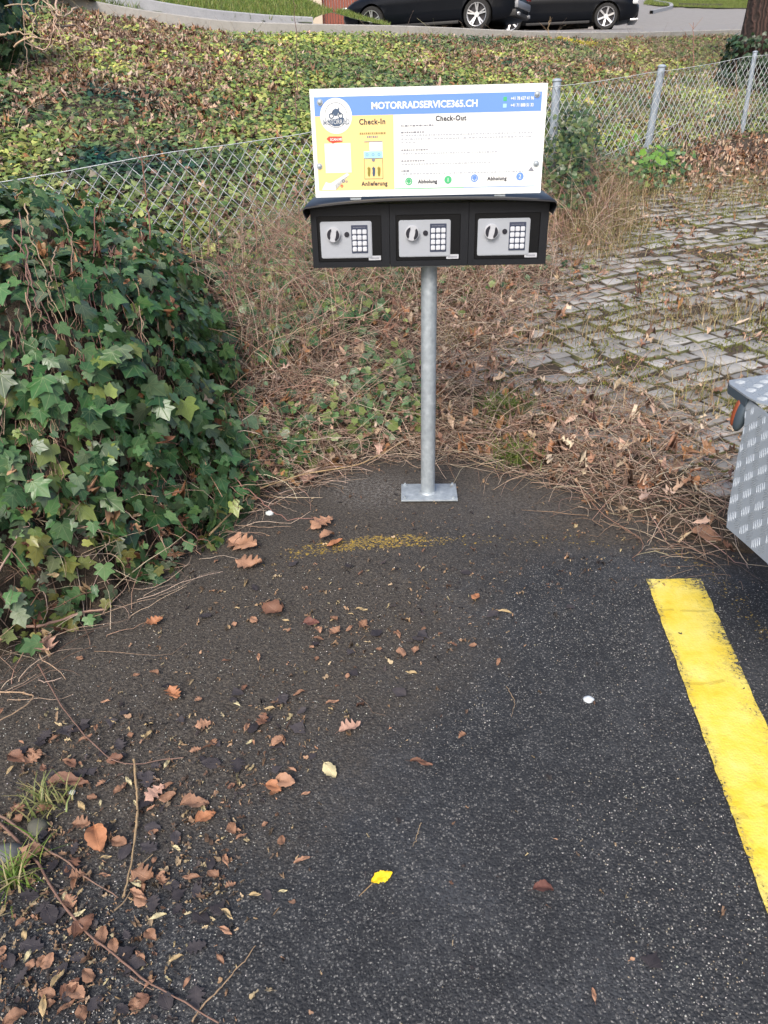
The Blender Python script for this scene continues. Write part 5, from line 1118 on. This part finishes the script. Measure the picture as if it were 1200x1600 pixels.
# crumbs and grit
k = 15000; px = rng.uniform(-60, 1260, k); py = rng.uniform(720, 1640, k); ok = rng.random(k) < np.clip(DL(px, py)*.8+.55*blob(px, py, 560, 850, 450, 110, .6)+.5*blob(px, py, 1000, 850, 150, 50, .6), 0, 1)
P = np.array([onz(a, b) for a, b in zip(px[ok], py[ok])]); P = P[rinfo(P[:, 0], P[:, 1])[0] < .06]; P[:, 2] = .004; n_ = len(P)
tag(crumpled('leaf_crumbs', P, tilt(np.tile([[0, 0, 1.]], (n_, 1)), .25), rng.uniform(0, 6.28, n_), rng.uniform(.003, .011, n_)*rng.choice([1, 1, 1, 1.8], n_), pal(n_, [(.25, .17, .1), (.14, .08, .05), (.38, .3, .18), (.05, .042, .04), (.045, .038, .038), (.10, .07, .05), (.32, .2, .12)]), M_dead, None, rng.uniform(.5, 2, n_), rng.uniform(.4, 1.4, n_)), 'crumbs of broken leaf and seed scattered over the asphalt', 'leaf litter', kind='stuff')
# grit stones: tiny real chips that catch the light
k = 11000; px = rng.uniform(-80, 1280, k); py = rng.uniform(880, 1700, k); P = np.array([onz(a, b) for a, b in zip(px, py)]); P = P[rinfo(P[:, 0], P[:, 1])[0] < 0]; P[:, 2] = .0015; n_ = len(P)
OCT = (np.array([(.5, 0, 0), (0, .45, 0), (-.5, .1, 0), (0, -.5, 0), (.05, 0, .4), (0, 0, -.3)]), np.array([(0, 1, 4), (1, 2, 4), (2, 3, 4), (3, 0, 4), (1, 0, 5), (2, 1, 5), (3, 2, 5), (0, 3, 5)]))
M_grit = leafmat('grit_stone', .6, 0, False, .3)
tag(instances('grit', OCT, P, tilt(np.tile([[0, 0, 1.]], (n_, 1)), .4), rng.uniform(0, 6.28, n_), rng.uniform(.0012, .0034, n_)*rng.choice([1, 1, 1.4], n_), pal(n_, [(.14, .14, .14), (.24, .24, .23), (.38, .37, .34), (.55, .54, .51), (.30, .25, .18)]), M_grit), 'fine light grit stones scattered over the asphalt', 'grit', kind='stuff')
# pebbles
def pebble(px, py, d_, col_, lab, flat=.5):
    P = onz(px, py); z_ = (P-CP)@fw; r_ = d_*z_/F/2; bm = bmesh.new(); bmesh.ops.create_icosphere(bm, subdivisions=3, radius=r_)
    g = np.random.default_rng(int(px)); k1, k2, k3 = g.uniform(0, 6, 3)
    for v_ in bm.verts: c_ = v_.co/r_; f = 1+.16*math.sin(c_.x*2.3+k1)+.12*math.sin(c_.y*3.1+k2)+.06*math.sin(c_.z*5+c_.x*4+k3); v_.co = Vector((v_.co.x*f, v_.co.y*f*.85, v_.co.z*flat*f))
    o = bm_obj('pebble', bm, plain('pebble_stone', col_, .7, 0, .3, 120, .3, .001), None, True); o.location = (P[0], P[1], r_*flat*.7); tag(o, lab, 'pebble')
pebble(920, 1095, 17, (.50, .55, .60), 'smooth pale grey pebble alone on the clean asphalt'); pebble(421, 804, 13, (.62, .68, .68), 'small white chip beside the ivy edge left of the foot plate'); pebble(10, 1340, 44, (.10, .105, .105), 'grey stone at the left edge under the tan oak leaf', .6); pebble(112, 1240, 11, (.6, .6, .58), 'tiny white pebble below the rolled brown leaf')
pebble(60, 1298, 34, (.09, .09, .07), 'mossy grey stone in the grass at the left edge', .5)
# twigs
def twig(name, pts, rad, col_, lab, lift=.006, side=()):
    q_ = spline([tuple(onz(x, y)) for x, y in pts], 30); q_[:, 2] = np.maximum(ground_z(q_[:, 0], q_[:, 1]), 0)+lift+rad; q_[:, :2] += np.cumsum(rng.normal(0, .0009, (30, 2)), 0); q_[:, 2] += np.abs(np.cumsum(rng.normal(0, .0007, 30)))
    o0 = q_[15].copy(); jit = 1+.15*rng.normal(0, 1, 30); rr_ = rad*np.linspace(1, .5, 30)*np.clip(jit, .8, 1.3)
    o = tubes(name, (q_-o0)[None], rr_[None], pal(1, [col_], None, .05), M_stem, 8); o.location = tuple(o0); tag(o, lab, 'twig')
    for sp in side:
        s_ = spline([tuple(onz(x, y)+np.array([0, 0, lift+rad])) for x, y in sp], 10)
        tubes('side_shoot', (s_-o0)[None], np.array([rad*.6]), pal(1, [col_]), M_stem, 6, o)
RED = (.17, .105, .08); TAN = (.32, .23, .14)
twig('twig', [(-20, 1262), (60, 1322), (120, 1360), (192, 1408)], .0024, (.19, .12, .09), 'reddish twig running from the left edge to the foot of the forked stick')
twig('twig', [(0, 1290), (55, 1350), (90, 1410), (140, 1468), (240, 1550), (345, 1610)], .0024, RED, 'long brown twig crossing the bottom left corner', side=[[(205, 1530), (232, 1548), (240, 1552)]])
twig('forked_stick', [(210, 1192), (214, 1225), (217, 1275), (208, 1325), (200, 1370), (192, 1408)], .0030, TAN, 'pale forked stick lying at the lower left, between dark leaves', side=[[(193, 1408), (206, 1370), (240, 1340)], [(180, 1428), (196, 1415), (205, 1398)]])
twig('twig', [(60, 1042), (92, 1100), (128, 1150), (165, 1192), (200, 1205), (245, 1195), (285, 1192)], .0019, RED, 'thin curved reddish twig starting under the ivy at the left')
twig('branch', [(-30, 992), (60, 997), (110, 985), (140, 974), (168, 971)], .0055, (.28, .18, .13), 'stout pale brown branch poking out of the ivy at the left edge', .03)
twig('twig', [(-20, 1084), (30, 1090), (52, 1098), (20, 1125), (-20, 1145)], .0022, TAN, 'bent pale twig hooked back at the left edge')
twig('runner', [(330, 850), (400, 778), (480, 752), (560, 742), (615, 712), (655, 688)], .0034, (.34, .25, .14), 'long pale ivy runner along the foot of the slope left of the post', .03)
twig('runner', [(240, 890), (300, 848), (340, 800), (420, 760)], .003, (.2, .11, .09), 'reddish runner at the foot of the ivy mound', .03)
twig('twig', [(855, 690), (880, 730), (915, 778), (950, 818), (1000, 848), (1012, 865), (988, 882)], .0020, (.26, .15, .11), 'long reddish twig curving from the slope onto the asphalt right of the post')
twig('twig', [(300, 1600), (340, 1550), (395, 1480)], .0014, TAN, 'thin pale twig at the bottom, crossing the long brown one')
twig('twig', [(368, 824), (410, 828), (450, 830)], .0014, (.25, .17, .13), 'short straight grey-brown twig near the ivy below the white chip')
twig('twig', [(658, 1290), (650, 1310), (642, 1336)], .0010, TAN, 'short straw twig above and right of the yellow leaf')
twig('twig', [(790, 1075), (806, 1098), (800, 1125)], .0007, TAN, 'hair-thin curved stalk left of the grey pebble')
twig('twig', [(555, 1090), (580, 1120), (600, 1130)], .0007, RED, 'hair-thin reddish stalk above the pink leaf')
def bramble(pts, rad, col_, lab, lift=.05):
    q_ = spline([tuple(hit(*p)) for p in pts], 34); q_[:, 2] += lift*np.sin(np.linspace(.15, 3.0, 34))+.01; q_ += np.cumsum(rng.normal(0, .0022, (34, 3)), 0); o0 = q_[17].copy()
    o = tubes('bramble_stem', (q_-o0)[None], np.array([rad]), pal(1, [col_], None, .05), M_stem, 6, None, .5); o.location = tuple(o0); tag(o, lab, 'bramble', 'bare bramble stems over the ivy and slope')
    tw = []
    for k in range(4):
        b = q_[rng.integers(5, 30)]-o0; tw.append(spline([tuple(b), tuple(b+rng.normal(0, .03, 3)+[0, -.01, .01]), tuple(b+rng.normal(0, .06, 3)+[0, -.02, .0])], 7))
    for t_ in tw: tubes('side_shoot', t_[None], np.array([rad*.5]), pal(1, [col_]), M_stem, 4, o)
bramble([(382, 398), (392, 470), (412, 560), (428, 650)], .0022, (.24, .13, .10), 'reddish bare bramble hanging where the ivy mound meets the slope')
bramble([(360, 480), (400, 560), (460, 630), (540, 690)], .0020, (.28, .18, .12), 'pale bramble slanting from the ivy mound down to the slope foot', .08)
bramble([(520, 430), (490, 520), (470, 610), (480, 680)], .0020, (.36, .27, .18), 'straw-coloured stem hanging below the left key safe', .08)
bramble([(-10, 960), (35, 870), (66, 790), (62, 690)], .0030, (.30, .22, .17), 'thick grey-brown stem climbing the ivy at the left edge', .07)
bramble([(100, 720), (165, 785), (240, 850), (262, 880)], .0024, (.24, .13, .11), 'reddish bramble crossing the lower ivy towards the asphalt', .06)
bramble([(60, 640), (150, 700), (230, 720), (330, 800)], .0022, (.36, .28, .2), 'pale arching stem across the middle of the ivy mound', .10)
bramble([(140, 420), (170, 520), (160, 620), (185, 720)], .0020, (.24, .14, .11), 'thin reddish stem hanging down the face of the ivy mound', .07)
bramble([(700, 560), (760, 590), (850, 640), (900, 700)], .0022, (.30, .20, .15), 'brown bramble trailing right of the post along the paving edge', .05)
bramble([(690, 480), (660, 560), (600, 620), (520, 660)], .0020, (.32, .2, .15), 'arching bramble behind the post, sloping down to the left', .10)
print('asphalt litter ok')

# ------------------------------------------------------------------ trailer corner at the right
M_alu = plain('checker_aluminium', (.32, .36, .40), .58, .4, .12, 40, .08, .001); M_edge = plain('edge_strip', (.06, .085, .11), .6, .2); M_amb = plain('amber_lens', (.24, .06, .025), .45)
A3 = at(1166, 622, 1.78); B3 = at(1135, 822, 1.70); C3 = at(1203, 884, 1.52)
nn = np.cross(B3-A3, C3-A3); nn /= np.linalg.norm(nn)
if nn@(CP-A3) < 0: nn = -nn
def onpl(px, py): d = ray(px, py); return CP+d*(((A3-CP)@nn)/(d@nn))
trl = tag(empty('trailer', (A3[0]+.25, A3[1]+.1, 0)), 'trailer corner clad in aluminium checker plate with an orange side lamp', 'trailer'); to_ = np.array(trl.location)
pl_px = [(1166, 620), (1163, 662), (1152, 715), (1143, 765), (1137, 800), (1135, 824), (1165, 850), (1203, 884)]
pts = [onpl(*p) for p in pl_px]; eu = (C3-B3)/np.linalg.norm(C3-B3)
eh = np.array([eu[0], eu[1], 0]); eh -= nn*(eh@nn); eh /= np.linalg.norm(eh); ev = np.cross(nn, eh); ev = ev if ev[2] > 0 else -ev
pts.append(pts[-1]+eh*.16+ev*-.02); pts.append(pts[-1]+ev*(A3[2]-pts[-1][2]-.01)/ev[2])
bm = bmesh.new(); back = -nn*.012; a = [bm.verts.new(tuple(p-to_)) for p in pts]; b = [bm.verts.new(tuple(p+back-to_)) for p in pts]; bm.faces.new(a); bm.faces.new(b[::-1])
for i in range(len(a)): bm.faces.new((a[i], b[i], b[(i+1) % len(a)], a[(i+1) % len(a)]))
bmesh.ops.recalc_face_normals(bm, faces=bm.faces)
poly2 = [((p-A3)@eh, (p-A3)@ev) for p in pts]
def checker(bm, org_, e1, e2, n_, poly, pitch=.030, marg=.004):
    p_ = np.array(poly); x0, y0_ = p_.min(0); x1_, y1_ = p_.max(0)
    for i in range(int((x1_-x0)/pitch)+2):
        for j in range(int((y1_-y0_)/pitch)+2):
            cx, cy = x0+i*pitch, y0_+j*pitch; sg_ = 1 if (i+j) % 2 else -1; d1 = np.array([1, sg_])/2**.5; d2 = np.array([-sg_, 1])/2**.5
            for k in range(-2, 3):
                c_ = np.array([cx, cy])+d2*k*.0056; hl = .0128-.0012*abs(k); hw = .0015
                if not inpoly(*[np.array([v_]) for v_ in c_+d1*hl*1.1], poly)[0] or not inpoly(*[np.array([v_]) for v_ in c_-d1*hl*1.1], poly)[0]: continue
                P4 = [c_-d1*hl, c_-d2*hw, c_+d1*hl, c_+d2*hw]; T2 = [c_-d1*hl*.55, c_+d1*hl*.55]
                vs_ = [bm.verts.new(tuple(org_+e1*a_[0]+e2*a_[1]+n_*.0001-to_)) for a_ in P4]+[bm.verts.new(tuple(org_+e1*a_[0]+e2*a_[1]+n_*.0016-to_)) for a_ in T2]
                for f in ((0, 1, 4), (1, 2, 5), (1, 5, 4), (2, 3, 5), (3, 0, 4), (3, 4, 5)): bm.faces.new([vs_[i_] for i_ in f])
checker(bm, A3, eh, ev, nn, poly2)
bm_obj('side_plate', bm, M_alu, trl)
# top step plate
zt_ = A3[2]+.012
tp = [onz(1139, 594, zt_), onz(1140, 600, zt_), onz(1167, 619, zt_), onz(1182, 627, zt_)]
tp.append(tp[-1]+(tp[-1]-tp[-2])*np.array([1, 1, 0])*1.0+np.array([.10, -.10, 0])); tp.append(tp[-1]+np.array([.35, .35, 0])); tp.append(onz(1260, 582, zt_)); tp.append(onz(1200, 585, zt_))
bm = bmesh.new(); a = [bm.verts.new(tuple(p-to_)) for p in tp]; b = [bm.verts.new(tuple(p-to_-[0, 0, .004])) for p in tp]; bm.faces.new(a); bm.faces.new(b[::-1])
for i in range(len(a)): bm.faces.new((a[i], b[i], b[(i+1) % len(a)], a[(i+1) % len(a)]))
bmesh.ops.recalc_face_normals(bm, faces=bm.faces)
checker(bm, tp[1], np.array([1, 0, 0.]), np.array([0, 1., 0]), np.array([0, 0, 1.]), [((p-tp[1])[0], (p-tp[1])[1]) for p in tp])
bm_obj('step_plate', bm, M_alu, trl)
bm = bmesh.new(); f4 = [tp[0], tp[1], tp[2]]; ins = [p+np.array([.012, .006, 0]) for p in f4]
top_ = [bm.verts.new(tuple(p-to_-[0, 0, .0045])) for p in f4]+[bm.verts.new(tuple(p-to_-[0, 0, .0045])) for p in ins[::-1]]; bot_ = [bm.verts.new(tuple(p-to_-[0, 0, .024])) for p in f4]+[bm.verts.new(tuple(p-to_-[0, 0, .024])) for p in ins[::-1]]
bm.faces.new(top_); bm.faces.new(bot_[::-1])
for i in range(6): bm.faces.new((top_[i], bot_[i], bot_[(i+1) % 6], top_[(i+1) % 6]))
bmesh.ops.recalc_face_normals(bm, faces=bm.faces); bm_obj('edge_strip', bm, M_edge, trl)
# side lamp
lp0 = at(1158, 648, 1.80)
bm = bmesh.new(); bmesh.ops.create_uvsphere(bm, u_segments=24, v_segments=14, radius=1); bmesh.ops.scale(bm, vec=(.014, .020, .042), verts=bm.verts); lo = bm_obj('side_lamp', bm, M_edge, trl, True); lo.location = tuple(lp0-to_); lo.rotation_euler = (0, R(8), 0)
bm = bmesh.new(); bmesh.ops.create_uvsphere(bm, u_segments=24, v_segments=14, radius=1); bmesh.ops.scale(bm, vec=(.008, .012, .034), verts=bm.verts); l2 = bm_obj('lens', bm, M_amb, lo, True); l2.location = (-.0085, .010, .001)
# hidden body of the trailer behind the plate
bm = bmesh.new(); a0_ = onpl(1172, 640); bb = [A3+eh*.03-nn*.02, pts[-1]-nn*.02, pts[-2]-nn*.02, B3+eh*.06+ev*.03-nn*.02]
a = [bm.verts.new(tuple(p-to_-np.array([0, 0, .02]))) for p in bb]; ex = np.array([.98, .34, 0]); b = [bm.verts.new(tuple(p-to_+ex-np.array([0, 0, .02]))) for p in bb]; bm.faces.new(a); bm.faces.new(b[::-1])
for i in range(4): bm.faces.new((a[i], b[i], b[(i+1) % 4], a[(i+1) % 4]))
bmesh.ops.recalc_face_normals(bm, faces=bm.faces); bm_obj('body', bm, M_alu, trl)
zb_ = min(p[2] for p in bb)-.02; mid = (bb[0]+bb[2])/2+ex*.62
for sd_ in (-1, 1):
    wc = np.array([mid[0]+.06, mid[1]+sd_*.30, .21]); bm = bmesh.new(); n = 36; prof = [(.115, -.05), (.19, -.062), (.21, -.045), (.21, .045), (.19, .062), (.115, .05)]
    rings = [[bm.verts.new((r_*math.cos(k*2*math.pi/n), yy, r_*math.sin(k*2*math.pi/n))) for k in range(n)] for r_, yy in prof]
    for a_ in range(6):
        for k in range(n): bm.faces.new((rings[a_][k], rings[a_][(k+1) % n], rings[(a_+1) % 6][(k+1) % n], rings[(a_+1) % 6][k]))
    bmesh.ops.recalc_face_normals(bm, faces=bm.faces); wo = bm_obj('wheel', bm, M_tyre, trl, True); wo.location = tuple(wc-to_)
    bm = bmesh.new(); cyl(bm, (0, 0, 0), .118, .07, 'Y', 28); cyl(bm, (0, sd_*.04, 0), .035, .03, 'Y', 16); ho = bm_obj('rim', bm, M_rim, wo, True)
ax_ = mid+np.array([.06, 0, 0]); bm = bmesh.new(); cyl(bm, tuple(np.array([ax_[0], ax_[1], .21])-to_), .022, .56, 'Y', 16); bm_obj('axle', bm, M_edge, trl, True)
boxo('chassis', tuple(np.array([ax_[0]-.10, ax_[1]-.14, .23])-to_), tuple(np.array([ax_[0]+.10, ax_[1]+.14, zb_+.12])-to_), M_edge, trl, .004)
print('all ok', len(bpy.data.objects))
